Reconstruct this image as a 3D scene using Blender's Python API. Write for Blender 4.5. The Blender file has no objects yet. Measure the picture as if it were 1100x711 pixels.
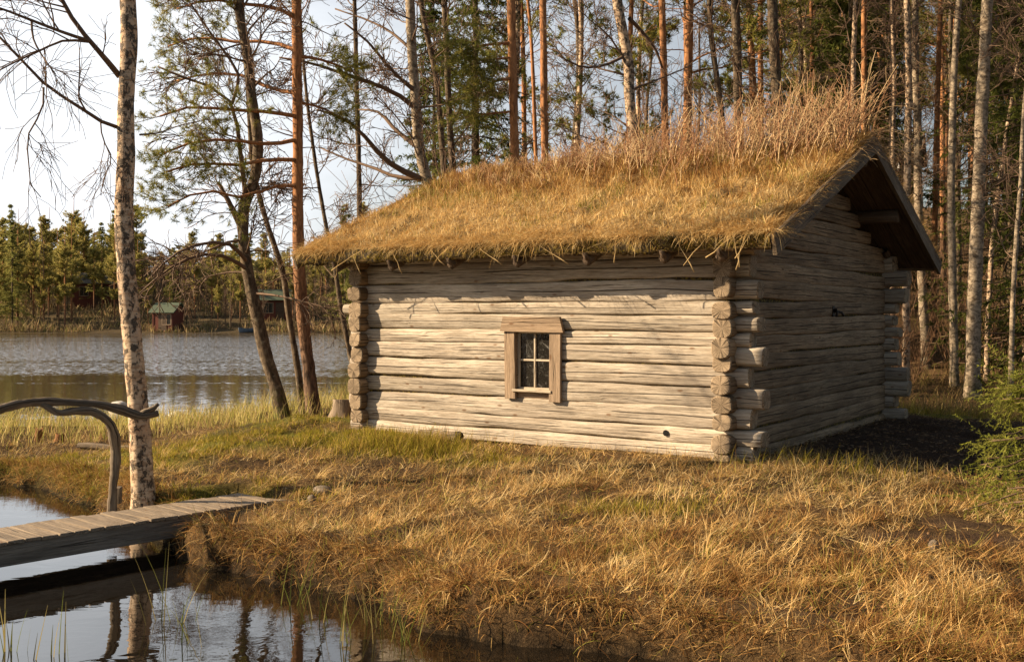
import bpy, math, random
import numpy as np
from mathutils import Vector

R = math.radians
rng = np.random.default_rng(11)
random.seed(5)
SC = bpy.context.scene
COL = SC.collection
F, HOR, CAMZ = 1175.0, 335.0, 1.5          # focal length in photo pixels, horizon row, eye height
WATER = -0.62


def P(px, py, Y):
    return np.array([(px - 550.0) / F * Y, Y, CAMZ - (py - HOR) / F * Y])


# ------------------------------------------------------------------ noise
TAB = np.random.default_rng(3).random((256, 256))


def vnoise(x, y):
    x = np.asarray(x, float); y = np.asarray(y, float)
    xi = np.floor(x).astype(int); yi = np.floor(y).astype(int)
    fx = x - xi; fy = y - yi
    fx = fx * fx * (3 - 2 * fx); fy = fy * fy * (3 - 2 * fy)
    a = TAB[xi & 255, yi & 255]; b = TAB[(xi + 1) & 255, yi & 255]
    c = TAB[xi & 255, (yi + 1) & 255]; d = TAB[(xi + 1) & 255, (yi + 1) & 255]
    return (a * (1 - fx) + b * fx) * (1 - fy) + (c * (1 - fx) + d * fx) * fy


def fbm(x, y, o=4):
    s = 0; a = 0.5; t = 0
    for k in range(o):
        s = s + a * vnoise(x * 2 ** k + 17.3 * k, y * 2 ** k + 5.1 * k); t += a; a *= 0.5
    return s / t


def sstep(a, b, x):
    t = np.clip((np.asarray(x, float) - a) / (b - a), 0, 1)
    return t * t * (3 - 2 * t)


def nrm(v):
    return v / np.maximum(np.linalg.norm(v, axis=-1, keepdims=True), 1e-9)


# ------------------------------------------------------------------ mesh builder
class MB:
    def __init__(self):
        self.v = []; self.f = []; self.m = []; self.tint = []; self.lc = []; self.n = 0; self.sm = []

    def add(self, v, faces, tint=(0.5, 0.5, 0.5), lc=None, mat=0, smooth=True):
        v = np.asarray(v, float).reshape(-1, 3)
        t = np.asarray(tint, float)
        if t.ndim == 1:
            t = np.tile(t, (len(v), 1))
        self.v.append(v); self.tint.append(t)
        self.lc.append(np.zeros((len(v), 3)) if lc is None else np.asarray(lc, float).reshape(-1, 3))
        for fa in faces:
            fa = np.asarray(fa, int)
            if len(fa):
                self.f.append(fa + self.n); self.m.append(np.full(len(fa), mat)); self.sm.append(np.full(len(fa), smooth))
        self.n += len(v)

    def box(self, c, s, rz=0.0, rx=0.0, ry=0.0, tint=(0.5, 0.5, 0.5), mat=0, along=0, bev=0.004, jit=0.0):
        # box with chamfered edges, lc runs along axis `along`
        sx, sy, sz = [q / 2 for q in s]
        b = min(bev, sx * 0.4, sy * 0.4, sz * 0.4)
        pts = []
        for ax in range(3):
            for i in (-1, 1):
                for j in (-1, 1):
                    for k in (-1, 1):
                        q = [i * (sx - b), j * (sy - b), k * (sz - b)]
                        q[ax] += b * (i, j, k)[ax]
                        pts.append(q)
        pts = np.array(pts)
        if jit:
            pts = pts + (rng.random((8, 3))[np.tile(np.arange(8), 3)] - 0.5) * jit
        def I(ax, i, j, k):
            return ax * 8 + (i > 0) * 4 + (j > 0) * 2 + (k > 0)
        fs = []; tr = []
        for i in (-1, 1):
            fs.append([I(0, i, -1, -1), I(0, i, 1, -1), I(0, i, 1, 1), I(0, i, -1, 1)][::i])
            fs.append([I(1, -1, i, -1), I(1, -1, i, 1), I(1, 1, i, 1), I(1, 1, i, -1)][::i])
            fs.append([I(2, -1, -1, i), I(2, 1, -1, i), I(2, 1, 1, i), I(2, -1, 1, i)][::i])
            for j in (-1, 1):
                fs.append([I(0, i, j, -1), I(0, i, j, 1), I(1, i, j, 1), I(1, i, j, -1)])
                fs.append([I(0, i, -1, j), I(0, i, 1, j), I(2, i, 1, j), I(2, i, -1, j)])
                fs.append([I(1, -1, i, j), I(1, 1, i, j), I(2, 1, i, j), I(2, -1, i, j)])
                for k in (-1, 1):
                    tr.append([I(0, i, j, k), I(1, i, j, k), I(2, i, j, k)])
        o = [along, (along + 1) % 3, (along + 2) % 3]
        lc = pts[:, o].copy(); lc[:, 0] += rng.random() * 50; lc[:, 1] += rng.random() * 20
        for ang, (a1, a2) in ((rx, (1, 2)), (ry, (2, 0)), (rz, (0, 1))):
            if ang:
                p = pts.copy()
                pts[:, a1] = p[:, a1] * math.cos(ang) - p[:, a2] * math.sin(ang)
                pts[:, a2] = p[:, a1] * math.sin(ang) + p[:, a2] * math.cos(ang)
        self.add(pts + np.array(c), [fs, tr], tint, lc, mat, smooth=False)

    def build(self, name, mats, parent=None, loc=None):
        v = np.concatenate(self.v).astype(np.float32)
        me = bpy.data.meshes.new(name)
        me.vertices.add(len(v)); me.vertices.foreach_set('co', v.ravel())
        tot = np.concatenate([np.full(len(f), f.shape[1]) for f in self.f]).astype(np.int32)
        idx = np.concatenate([f.ravel() for f in self.f]).astype(np.int32)
        st = np.concatenate([[0], np.cumsum(tot)[:-1]]).astype(np.int32)
        me.loops.add(len(idx)); me.loops.foreach_set('vertex_index', idx)
        me.polygons.add(len(tot)); me.polygons.foreach_set('loop_start', st); me.polygons.foreach_set('loop_total', tot)
        me.polygons.foreach_set('material_index', np.concatenate(self.m).astype(np.int32))
        me.polygons.foreach_set('use_smooth', np.concatenate(self.sm).astype(bool))
        me.update(calc_edges=True)
        a = me.attributes.new('tint', 'FLOAT_COLOR', 'POINT')
        t = np.ones((len(v), 4), np.float32); t[:, :3] = np.concatenate(self.tint)
        a.data.foreach_set('color', t.ravel())
        a = me.attributes.new('lc', 'FLOAT_VECTOR', 'POINT')
        a.data.foreach_set('vector', np.concatenate(self.lc).astype(np.float32).ravel())
        for m in (mats if isinstance(mats, (list, tuple)) else [mats]):
            me.materials.append(m)
        o = bpy.data.objects.new(name, me); COL.objects.link(o)
        if parent is not None:
            o.parent = parent
        if loc is not None:
            o.location = [float(q) for q in loc]
        return o


def tubes(paths, radii, sides, cap=True, rough=0.0, rnd=None):
    """many swept tubes at once: paths (N,S,3), radii (N,S) -> verts, [quads, cap tris], lc (along, around, id)"""
    paths = np.asarray(paths, float); radii = np.asarray(radii, float)
    N, S, _ = paths.shape
    T = np.gradient(paths, axis=1); T = nrm(T)
    mean = nrm(T.mean(axis=1))
    ref = np.where(np.abs(mean[:, 2:3]) > 0.8, np.array([[1.0, 0, 0]]), np.array([[0, 0, 1.0]]))
    U = nrm(np.cross(T, ref[:, None, :])); V = np.cross(T, U)
    a = np.linspace(0, 2 * np.pi, sides, endpoint=False)
    rr = np.repeat(radii[:, :, None], sides, 2)
    if rough:
        rr = rr * (1 + rough * ((rnd or rng).random(rr.shape) - 0.5))
    v = paths[:, :, None, :] + rr[..., None] * (np.cos(a)[None, None, :, None] * U[:, :, None, :] + np.sin(a)[None, None, :, None] * V[:, :, None, :])
    ln = np.concatenate([np.zeros((N, 1)), np.cumsum(np.linalg.norm(np.diff(paths, axis=1), axis=2), axis=1)], 1)
    lc = np.stack([np.repeat(ln[:, :, None], sides, 2), np.broadcast_to(a[None, None, :] * radii[:, :1, None], (N, S, sides)),
                   np.broadcast_to(np.arange(N)[:, None, None] * 0.37, (N, S, sides))], -1)
    n = np.arange(N)[:, None, None] * S * sides; s = np.arange(S - 1)[None, :, None] * sides; k = np.arange(sides)[None, None, :]; k2 = (k + 1) % sides
    q = np.stack([n + s + k, n + s + k2, n + s + sides + k2, n + s + sides + k], -1).reshape(-1, 4)
    fs = [q]
    if cap and sides > 3:
        fs.append(np.stack([n[:, 0] + (S - 1) * sides + np.zeros((1, sides - 2), int), n[:, 0] + (S - 1) * sides + np.arange(1, sides - 1)[None, :],
                            n[:, 0] + (S - 1) * sides + np.arange(2, sides)[None, :]], -1).reshape(-1, 3))
    return v.reshape(-1, 3), fs, lc.reshape(-1, 3)


def blades(root, head, tilt, bend, length, width, nseg, tint, twist=0.5, tip=0.15):
    N = len(root)
    pos = root.copy(); hx, hy = np.cos(head), np.sin(head)
    tw = head + np.pi / 2 + rng.normal(0, twist, N)
    side = np.stack([np.cos(tw), np.sin(tw), rng.normal(0, 0.25, N)], 1)
    vs = []
    for s in range(nseg + 1):
        w = width * (1 - (1 - tip) * (s / nseg) ** 1.5) * 0.5
        vs.append(pos - side * w[:, None]); vs.append(pos + side * w[:, None])
        a = tilt + bend * (s + 0.5) / nseg
        st = length / nseg
        pos = pos + np.stack([hx * np.sin(a) * st, hy * np.sin(a) * st, np.cos(a) * st], 1)
    v = np.stack(vs, 1)                      # N, 2(nseg+1), 3
    K = 2 * (nseg + 1)
    b = np.arange(N)[:, None] * K; s = np.arange(nseg)[None, :] * 2
    q = np.stack([b + s, b + s + 1, b + s + 3, b + s + 2], -1).reshape(-1, 4)
    t = np.repeat(tint[:, None, :], K, 1).reshape(-1, 3)
    return v.reshape(-1, 3), [q], t


# ------------------------------------------------------------------ materials
class NT:
    def __init__(self, name):
        self.m = bpy.data.materials.new(name); self.m.use_nodes = True
        self.t = self.m.node_tree; self.t.nodes.clear()
        self.out = self.t.nodes.new('ShaderNodeOutputMaterial')

    def n(self, typ, props=None, **inp):
        nd = self.t.nodes.new('ShaderNode' + typ)
        for k, v in (props or {}).items():
            setattr(nd, k, v)
        for k, v in inp.items():
            key = int(k[1:]) if k[0] == 'i' and k[1:].isdigit() else k.replace('_', ' ')
            self.set(nd.inputs[key], v)
        return nd

    def set(self, sock, v):
        if isinstance(v, bpy.types.NodeSocket):
            self.t.links.new(v, sock)
        elif isinstance(v, bpy.types.Node):
            self.t.links.new(v.outputs[0], sock)
        else:
            if isinstance(v, (tuple, list)) and len(v) == 3 and sock.type == 'RGBA':
                v = (*v, 1)
            sock.default_value = v

    def attr(self, name):
        return self.n('Attribute', {'attribute_name': name})

    def mapping(self, vec, scale):
        return self.n('Mapping', Vector=vec, Scale=scale).outputs[0]

    def noise(self, vec, scale, detail=4, rough=0.55, dist=0.0):
        return self.n('TexNoise', Vector=vec, Scale=scale, Detail=detail, Roughness=rough, Distortion=dist).outputs[0]

    def ramp(self, fac, stops, interp='LINEAR'):
        nd = self.n('ValToRGB', Fac=fac); e = nd.color_ramp.elements
        nd.color_ramp.interpolation = interp
        while len(e) < len(stops):
            e.new(0.5)
        for k, (p, c) in enumerate(stops):
            e[k].position = p
            e[k].color = (*c, 1) if isinstance(c, (tuple, list)) else (c, c, c, 1)
        return nd.outputs[0]

    def mix(self, fac, a, b, mode='MIX'):
        nd = self.n('MixRGB', {'blend_type': mode}, Fac=fac, Color1=a, Color2=b)
        return nd.outputs[0]

    def math(self, op, a, b=0.0, c=0.0):
        return self.n('Math', {'operation': op}, i0=a, i1=b, i2=c).outputs[0]

    def bump(self, h, strength, dist, normal=None):
        nd = self.n('Bump', Height=h, Strength=strength, Distance=dist)
        if normal is not None:
            self.set(nd.inputs['Normal'], normal)
        return nd.outputs[0]

    def finish(self, color, rough=0.8, normal=None, spec=0.3):
        b = self.n('BsdfPrincipled', Base_Color=color, Roughness=rough)
        b.inputs['Specular IOR Level'].default_value = spec
        if normal is not None:
            self.set(b.inputs['Normal'], normal)
        self.t.links.new(b.outputs[0], self.out.inputs[0])
        return self.m


def m_blade(name, transl=0.35, sat=1.0):
    k = NT(name); c = k.attr('tint').outputs['Color']
    d = k.n('BsdfDiffuse', Color=c); t = k.n('BsdfTranslucent', Color=c)
    mx = k.n('MixShader', Fac=transl, i1=d, i2=t)
    k.t.links.new(mx.outputs[0], k.out.inputs[0])
    return k.m


def m_wood(name, light, dark, stain, grain=1.0, crack=1.0, knots=True, tone_var=0.35, log=False):
    """weathered timber: long grain along lc.x, open checks, knots, blotchy grey stain"""
    k = NT(name)
    lc = k.attr('lc').outputs['Vector']
    oi = k.n('ObjectInfo').outputs['Random']
    off = k.n('CombineXYZ', X=k.math('MULTIPLY', oi, 91.0), Y=k.math('MULTIPLY', oi, 37.0), Z=k.math('MULTIPLY', oi, 13.0)).outputs[0]
    v = k.n('VectorMath', {'operation': 'ADD'}, i0=lc, i1=off).outputs[0]
    g = k.noise(k.mapping(v, (2.2, 60, 60)), 1.0, 6, 0.6, 0.6)
    g2 = k.noise(k.mapping(v, (0.9, 14, 14)), 1.0, 4, 0.6, 0.8)
    blot = k.noise(k.mapping(v, (1.3, 5, 5)), 1.0, 5, 0.65, 0.5)
    fine = k.noise(k.mapping(v, (9, 190, 190)), 1.0, 3, 0.6)
    c = k.mix(k.ramp(g, [(0.34, 0.0), (0.56, 1.0)]), dark, light)
    if log:
        gn = k.noise(k.mapping(v, (0.7, 3.0, 3.0)), 1.0, 4, 0.6)
        c = k.mix(k.ramp(gn, [(0.46, 0.0), (0.62, 0.65)]), c, k.mix(1.0, c, (0.62, 0.60, 0.60), 'MULTIPLY'))
    c = k.mix(1.0, c, k.ramp(fine, [(0.32, 0.62), (0.5, 1.0), (0.7, 1.12)]), 'MULTIPLY')
    spk = k.noise(k.mapping(v, (20, 50, 50)), 1.0, 5, 0.75)
    c = k.mix(k.ramp(spk, [(0.60, 0.0), (0.72, 0.30)]), c, (0.10, 0.075, 0.05))
    c = k.mix(k.math('MULTIPLY', k.ramp(blot, [(0.42, 0.0), (0.68, 1.0)]), 0.55), c, stain)
    c = k.mix(0.45, c, k.mix(1.0, c, k.ramp(g2, [(0.3, 0.66), (0.62, 1.12)]), 'MULTIPLY'))
    tv = k.math('ADD', k.math('MULTIPLY', oi, tone_var), 1.0 - tone_var * 0.6)
    c = k.mix(1.0, c, k.n('CombineColor', i0=tv, i1=tv, i2=tv).outputs[0], 'MULTIPLY')
    # long open checks: thin dark lines where a stretched noise crosses 0.5
    cn = k.noise(k.mapping(v, (0.26, 10, 10)), 1.0, 2, 0.5, 0.12)
    cl = k.math('ABSOLUTE', k.math('SUBTRACT', cn, 0.5))
    brk = k.ramp(k.noise(k.mapping(v, (1.7, 6, 6)), 1.0, 2), [(0.44, 0.0), (0.56, 1.0)])
    cr = k.math('MULTIPLY', k.math('MULTIPLY', k.ramp(cl, [(0.002, 1.0), (0.010, 0.0)]), brk), 0.35 if log else 1.0)
    if log:
        sp_ = k.n('SeparateColor', Color=k.attr('tint').outputs['Color'])
        fz, rnd_ = sp_.outputs[0], sp_.outputs[1]
        u = k.n('SeparateXYZ', Vector=v).outputs[0]
        for q, (cen, wid, fr) in enumerate(((0.52, 0.016, 0.5), (0.36, 0.010, 0.8), (0.66, 0.009, 0.9))):
            uu = k.n('CombineXYZ', X=u, Y=k.math('MULTIPLY', rnd_, 60.0 + 17 * q), Z=float(q * 3)).outputs[0]
            wob = k.math('MULTIPLY', k.math('SUBTRACT', k.noise(uu, fr, 5, 0.5), 0.5), 0.34)
            dd = k.math('ABSOLUTE', k.math('SUBTRACT', k.math('SUBTRACT', fz, cen), wob))
            gate = k.ramp(k.noise(uu, 1.1 + 0.6 * q, 3), [(0.42 + 0.06 * q, 0.0), (0.50 + 0.06 * q, 1.0)])
            wn_ = k.math('MULTIPLY', gate, wid)
            cr = k.math('MAXIMUM', cr, k.n('MapRange', i0=k.math('DIVIDE', dd, k.math('ADD', wn_, 0.0005)), i1=0.6, i2=1.3, i3=1.0, i4=0.0).outputs[0])
        # damp, green-grey feet of the wall and weather-bleached middle
    cr = k.math('MULTIPLY', cr, crack)
    c = k.mix(k.math('MULTIPLY', cr, 0.85), c, (0.035, 0.024, 0.016))
    if knots:
        vo = k.n('TexVoronoi', {'feature': 'F1'}, Vector=k.mapping(v, (3.4, 9, 9)), Scale=1.0)
        kd = k.ramp(vo.outputs['Distance'], [(0.07, 1.0), (0.15, 0.0)])
        c = k.mix(k.math('MULTIPLY', kd, 0.75), c, (0.13, 0.062, 0.025))
    h = k.math('ADD', k.math('MULTIPLY', g, 0.55), k.math('ADD', k.math('MULTIPLY', fine, 0.3), k.math('MULTIPLY', cr, -1.6)))
    h = k.math('ADD', h, k.math('MULTIPLY', g2, 0.6))
    nrmal = k.bump(h, 0.95 * grain, 0.014)
    return k.finish(c, 0.86, nrmal, 0.2)


def m_endgrain(name):
    k = NT(name)
    lc = k.attr('lc').outputs['Vector']
    oi = k.n('ObjectInfo').outputs['Random']
    sep = k.n('SeparateXYZ', Vector=lc)
    y, z = sep.outputs[1], sep.outputs[2]
    wob = k.noise(lc, 9, 3)
    r = k.math('SQRT', k.math('ADD', k.math('MULTIPLY', y, y), k.math('MULTIPLY', z, z)))
    r = k.math('ADD', r, k.math('MULTIPLY', wob, 0.018))
    ring = k.math('SINE', k.math('MULTIPLY', r, 420.0))
    a = k.math('ARCTAN2', y, z)
    ca = k.n('CombineXYZ', X=k.math('MULTIPLY', a, 2.4), Y=k.math('MULTIPLY', oi, 40.0), Z=0.0).outputs[0]
    cn = k.math('ABSOLUTE', k.math('SUBTRACT', k.noise(ca, 2.0, 2), 0.5))
    cr = k.ramp(cn, [(0.005, 1.0), (0.03, 0.0)])
    c = k.mix(k.ramp(ring, [(0.1, 0.0), (0.9, 1.0)]), (0.27, 0.195, 0.125), (0.42, 0.325, 0.22))
    c = k.mix(k.ramp(k.noise(lc, 14, 4), [(0.38, 0.0), (0.7, 0.75)]), c, (0.19, 0.14, 0.09))
    c = k.mix(k.math('MULTIPLY', cr, 0.9), c, (0.02, 0.014, 0.01))
    nb = k.bump(k.math('ADD', k.math('MULTIPLY', ring, 0.12), k.math('MULTIPLY', cr, -1.0)), 0.7, 0.008)
    return k.finish(c, 0.9, nb, 0.15)


def m_bark(name, kind):
    k = NT(name)
    lc = k.attr('lc').outputs['Vector']
    oi = k.n('ObjectInfo').outputs['Random']
    off = k.n('CombineXYZ', X=k.math('MULTIPLY', oi, 51.0), Y=k.math('MULTIPLY', oi, 17.0), Z=0.0).outputs[0]
    ob = k.n('TexCoord').outputs['Object']
    v = k.n('VectorMath', {'operation': 'ADD'}, i0=ob, i1=off).outputs[0]
    zz = k.n('SeparateXYZ', Vector=ob).outputs[2]
    if kind == 'birch':
        band = k.noise(k.mapping(v, (7, 7, 26)), 1.0, 4, 0.6, 0.5)
        c = k.mix(k.ramp(band, [(0.5, 0.0), (0.62, 1.0)]), (0.52, 0.385, 0.26), (0.29, 0.185, 0.11))
        pk = k.noise(k.mapping(v, (5, 5, 5)), 1.0, 3)
        c = k.mix(k.ramp(pk, [(0.45, 0.0), (0.75, 0.7)]), c, (0.42, 0.235, 0.12))
        blk = k.noise(k.mapping(v, (15, 15, 10)), 1.0, 7, 0.74, 0.4)
        up = k.ramp(k.math('MULTIPLY', zz, 0.3), [(0.2, 0.0), (0.75, 1.0)])
        thr = k.math('SUBTRACT', blk, k.math('MULTIPLY', up, -0.022))
        bk = k.ramp(thr, [(0.53, 0.0), (0.57, 1.0)])
        c = k.mix(k.math('MULTIPLY', bk, 0.93), c, (0.055, 0.042, 0.03))
        len_ = k.ramp(k.noise(k.mapping(v, (9, 9, 60)), 1.0, 2), [(0.66, 0.0), (0.72, 0.7)])
        c = k.mix(len_, c, (0.10, 0.07, 0.05))
        h = k.math('ADD', k.math('MULTIPLY', bk, 1.0), k.math('MULTIPLY', band, 0.6))
        return k.finish(c, 0.75, k.bump(h, 0.8, 0.02), 0.25)
    if kind == 'pine':
        fis = k.noise(k.mapping(v, (20, 20, 5)), 1.0, 5, 0.62, 1.2)
        up = k.ramp(k.math('ADD', k.math('MULTIPLY', zz, 0.2), k.math('MULTIPLY', k.noise(v, 1.5, 3), 0.2)), [(0.25, 0.0), (0.85, 1.0)])
        lo = k.mix(k.ramp(fis, [(0.4, 0.0), (0.62, 1.0)]), (0.055, 0.034, 0.022), (0.20, 0.12, 0.075))
        hi = k.mix(k.ramp(fis, [(0.36, 0.0), (0.60, 1.0)]), (0.18, 0.075, 0.032), (0.41, 0.19, 0.08))
        c = k.mix(up, lo, hi)
        return k.finish(c, 0.85, k.bump(fis, 0.8, 0.02), 0.2)
    if kind == 'grey':
        fis = k.noise(k.mapping(v, (15, 15, 6)), 1.0, 6, 0.66, 1.0)
        c = k.mix(k.ramp(fis, [(0.36, 0.0), (0.62, 1.0)]), (0.035, 0.024, 0.015), (0.14, 0.098, 0.06))
        ln = k.ramp(k.noise(v, 9, 5, 0.7), [(0.53, 0.0), (0.63, 0.7)])
        c = k.mix(ln, c, (0.24, 0.195, 0.13))
        ms = k.math('MULTIPLY', k.ramp(zz, [(0.05, 1.0), (0.55, 0.0)]), k.ramp(k.noise(v, 7, 3), [(0.42, 0.0), (0.55, 1.0)]))
        c = k.mix(ms, c, (0.085, 0.095, 0.018))
        return k.finish(c, 0.88, k.bump(fis, 0.9, 0.02), 0.2)
    if kind == 'palegrey':
        fis = k.noise(k.mapping(v, (10, 10, 14)), 1.0, 6, 0.66, 0.8)
        c = k.mix(k.ramp(fis, [(0.38, 0.0), (0.60, 1.0)]), (0.09, 0.065, 0.042), (0.36, 0.285, 0.20))
        ms = k.math('MULTIPLY', k.ramp(zz, [(0.05, 1.0), (0.5, 0.0)]), k.ramp(k.noise(v, 7, 3), [(0.42, 0.0), (0.55, 1.0)]))
        c = k.mix(ms, c, (0.06, 0.055, 0.02))
        return k.finish(c, 0.85, k.bump(fis, 0.7, 0.015), 0.2)
    # twigs
    c = k.mix(k.noise(v, 6, 3), (0.07, 0.043, 0.028), (0.20, 0.128, 0.082))
    return k.finish(c, 0.8, None, 0.2)


def m_flat(name, stops, scale, bumpd=0.01, rough=0.85, spec=0.25, squash=(1, 1, 1), strength=0.6):
    k = NT(name); v = k.n('TexCoord').outputs['Object']
    nz = k.noise(k.mapping(v, squash), scale, 6, 0.62, 0.3)
    return k.finish(k.ramp(nz, stops), rough, k.bump(nz, strength, bumpd), spec)


M = {}
M['straw'] = m_blade('dry_straw', 0.22)
M['green'] = m_blade('green_blades', 0.45)
M['needle'] = m_blade('conifer_needles', 0.48)
M['stem'] = m_blade('dry_stems', 0.05)
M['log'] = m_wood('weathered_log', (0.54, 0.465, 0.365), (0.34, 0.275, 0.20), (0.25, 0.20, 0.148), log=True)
M['logshade'] = m_wood('shade_toned_log', (0.34, 0.235, 0.14), (0.18, 0.12, 0.07), (0.125, 0.082, 0.048), crack=1.0, log=True)  # gable copy of the log wood, the gable's shade put into its darker brown
M['endgrain'] = m_endgrain('log_end_grain')
M['casing'] = m_wood('grey_brown_board', (0.335, 0.24, 0.16), (0.215, 0.148, 0.093), (0.18, 0.13, 0.09), crack=0.5, tone_var=0.2)
M['sash'] = m_wood('pale_sash_paint', (0.52, 0.44, 0.33), (0.38, 0.31, 0.22), (0.31, 0.245, 0.17), crack=0.3, knots=False, tone_var=0.1)
M['board'] = m_wood('dark_roof_board', (0.15, 0.105, 0.07), (0.075, 0.05, 0.032), (0.06, 0.042, 0.03), crack=0.6)
M['barge'] = m_wood('grey_barge_board', (0.20, 0.15, 0.10), (0.105, 0.075, 0.05), (0.085, 0.065, 0.045), crack=0.6)
M['deck'] = m_wood('deck_plank_wood', (0.34, 0.26, 0.18), (0.20, 0.145, 0.095), (0.16, 0.125, 0.09), crack=0.5)
M['beam'] = m_wood('grey_beam_wood', (0.26, 0.215, 0.165), (0.15, 0.12, 0.09), (0.11, 0.09, 0.07), crack=0.5)
M['drift'] = m_wood('silvered_branch', (0.27, 0.205, 0.14), (0.11, 0.08, 0.053), (0.085, 0.06, 0.04), grain=1.3, crack=1.0, knots=False)
M['rot'] = m_wood('rotten_red_wood', (0.33, 0.14, 0.05), (0.12, 0.05, 0.02), (0.06, 0.03, 0.015))
M['birch'] = m_bark('birch_bark', 'birch'); M['pine'] = m_bark('pine_bark', 'pine'); M['grey'] = m_bark('alder_bark', 'grey')
M['palegrey'] = m_bark('pale_aspen_bark', 'palegrey'); M['twig'] = m_bark('twig_bark', 'twig')
M['stone'] = m_flat('field_stone', [(0.3, (0.06, 0.048, 0.036)), (0.5, (0.15, 0.115, 0.08)), (0.7, (0.27, 0.215, 0.15))], 9, 0.02)
M['palestone'] = m_flat('pale_stone', [(0.3, (0.3, 0.28, 0.24)), (0.7, (0.62, 0.58, 0.52))], 6, 0.02)
M['moss'] = m_flat('eave_moss', [(0.40, (0.018, 0.012, 0.005)), (0.52, (0.07, 0.044, 0.012)), (0.66, (0.20, 0.145, 0.022))], 26, 0.03)
M['turf'] = m_flat('turf_soil', [(0.3, (0.10, 0.06, 0.026)), (0.5, (0.22, 0.14, 0.055)), (0.7, (0.30, 0.20, 0.08))], 18, 0.03)
M['iron'] = m_flat('rusted_iron', [(0.3, (0.012, 0.010, 0.009)), (0.7, (0.04, 0.026, 0.018))], 40, 0.002, 0.6)
M['red'] = m_flat('red_house_paint', [(0.3, (0.10, 0.034, 0.024)), (0.7, (0.16, 0.05, 0.032))], 3, 0.01, squash=(6, 6, 0.6))
M['white'] = m_flat('white_trim_paint', [(0.3, (0.62, 0.60, 0.56)), (0.7, (0.78, 0.76, 0.72))], 3, 0.002)
M['greenroof'] = m_flat('green_sheet_roof', [(0.3, (0.05, 0.068, 0.045)), (0.7, (0.075, 0.095, 0.06))], 2, 0.01)
M['greyroof'] = m_flat('grey_felt_roof', [(0.3, (0.10, 0.09, 0.08)), (0.7, (0.20, 0.18, 0.16))], 2, 0.01)
M['black'] = m_flat('hole_blackness', [(0.3, (0.003, 0.003, 0.003)), (0.7, (0.006, 0.005, 0.004))], 5)
M['boat'] = m_flat('blue_boat_paint', [(0.3, (0.09, 0.14, 0.19)), (0.7, (0.16, 0.22, 0.28))], 4, 0.004)


def m_glass():
    k = NT('old_window_glass'); v = k.n('TexCoord').outputs['Object']
    sm = k.ramp(k.noise(k.mapping(v, (5, 5, 4)), 1.6, 6, 0.75, 2.2), [(0.52, 0.0), (0.72, 1.0)])
    sp = k.ramp(k.noise(v, 90, 3, 0.7), [(0.55, 0.0), (0.72, 0.6)])
    c = k.mix(k.math('MULTIPLY', sm, 0.5), (0.012, 0.011, 0.009), (0.20, 0.19, 0.165))
    c = k.mix(k.math('MULTIPLY', sp, 0.25), c, (0.2, 0.18, 0.15))
    return k.finish(c, k.ramp(sm, [(0.0, 0.08), (1.0, 0.5)]), k.bump(k.noise(v, 5, 2), 0.12, 0.02), 0.5)


M['glass'] = m_glass()


def m_ground():
    k = NT('ground_litter'); g = k.n('NewGeometry').outputs['Position']
    c = k.attr('tint').outputs['Color']
    a = k.noise(g, 26, 6, 0.7); b = k.noise(g, 4.5, 5, 0.6); s = k.n('TexVoronoi', Vector=g, Scale=38.0)
    c = k.mix(1.0, c, k.ramp(a, [(0.3, 0.45), (0.5, 0.95), (0.72, 1.7)]), 'MULTIPLY')
    c = k.mix(1.0, c, k.ramp(b, [(0.3, 0.7), (0.7, 1.25)]), 'MULTIPLY')
    c = k.mix(k.math('MULTIPLY', k.ramp(s.outputs['Distance'], [(0.08, 1.0), (0.2, 0.0)]), 0.35), c, (0.27, 0.18, 0.10))
    crumb = k.noise(g, 95, 4, 0.7)
    c = k.mix(1.0, c, k.ramp(crumb, [(0.35, 0.55), (0.65, 1.4)]), 'MULTIPLY')
    h = k.math('ADD', k.math('ADD', a, k.math('MULTIPLY', b, 0.6)), k.math('MULTIPLY', crumb, 0.5))
    return k.finish(c, 0.95, k.bump(h, 1.0, 0.06), 0.1)


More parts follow.
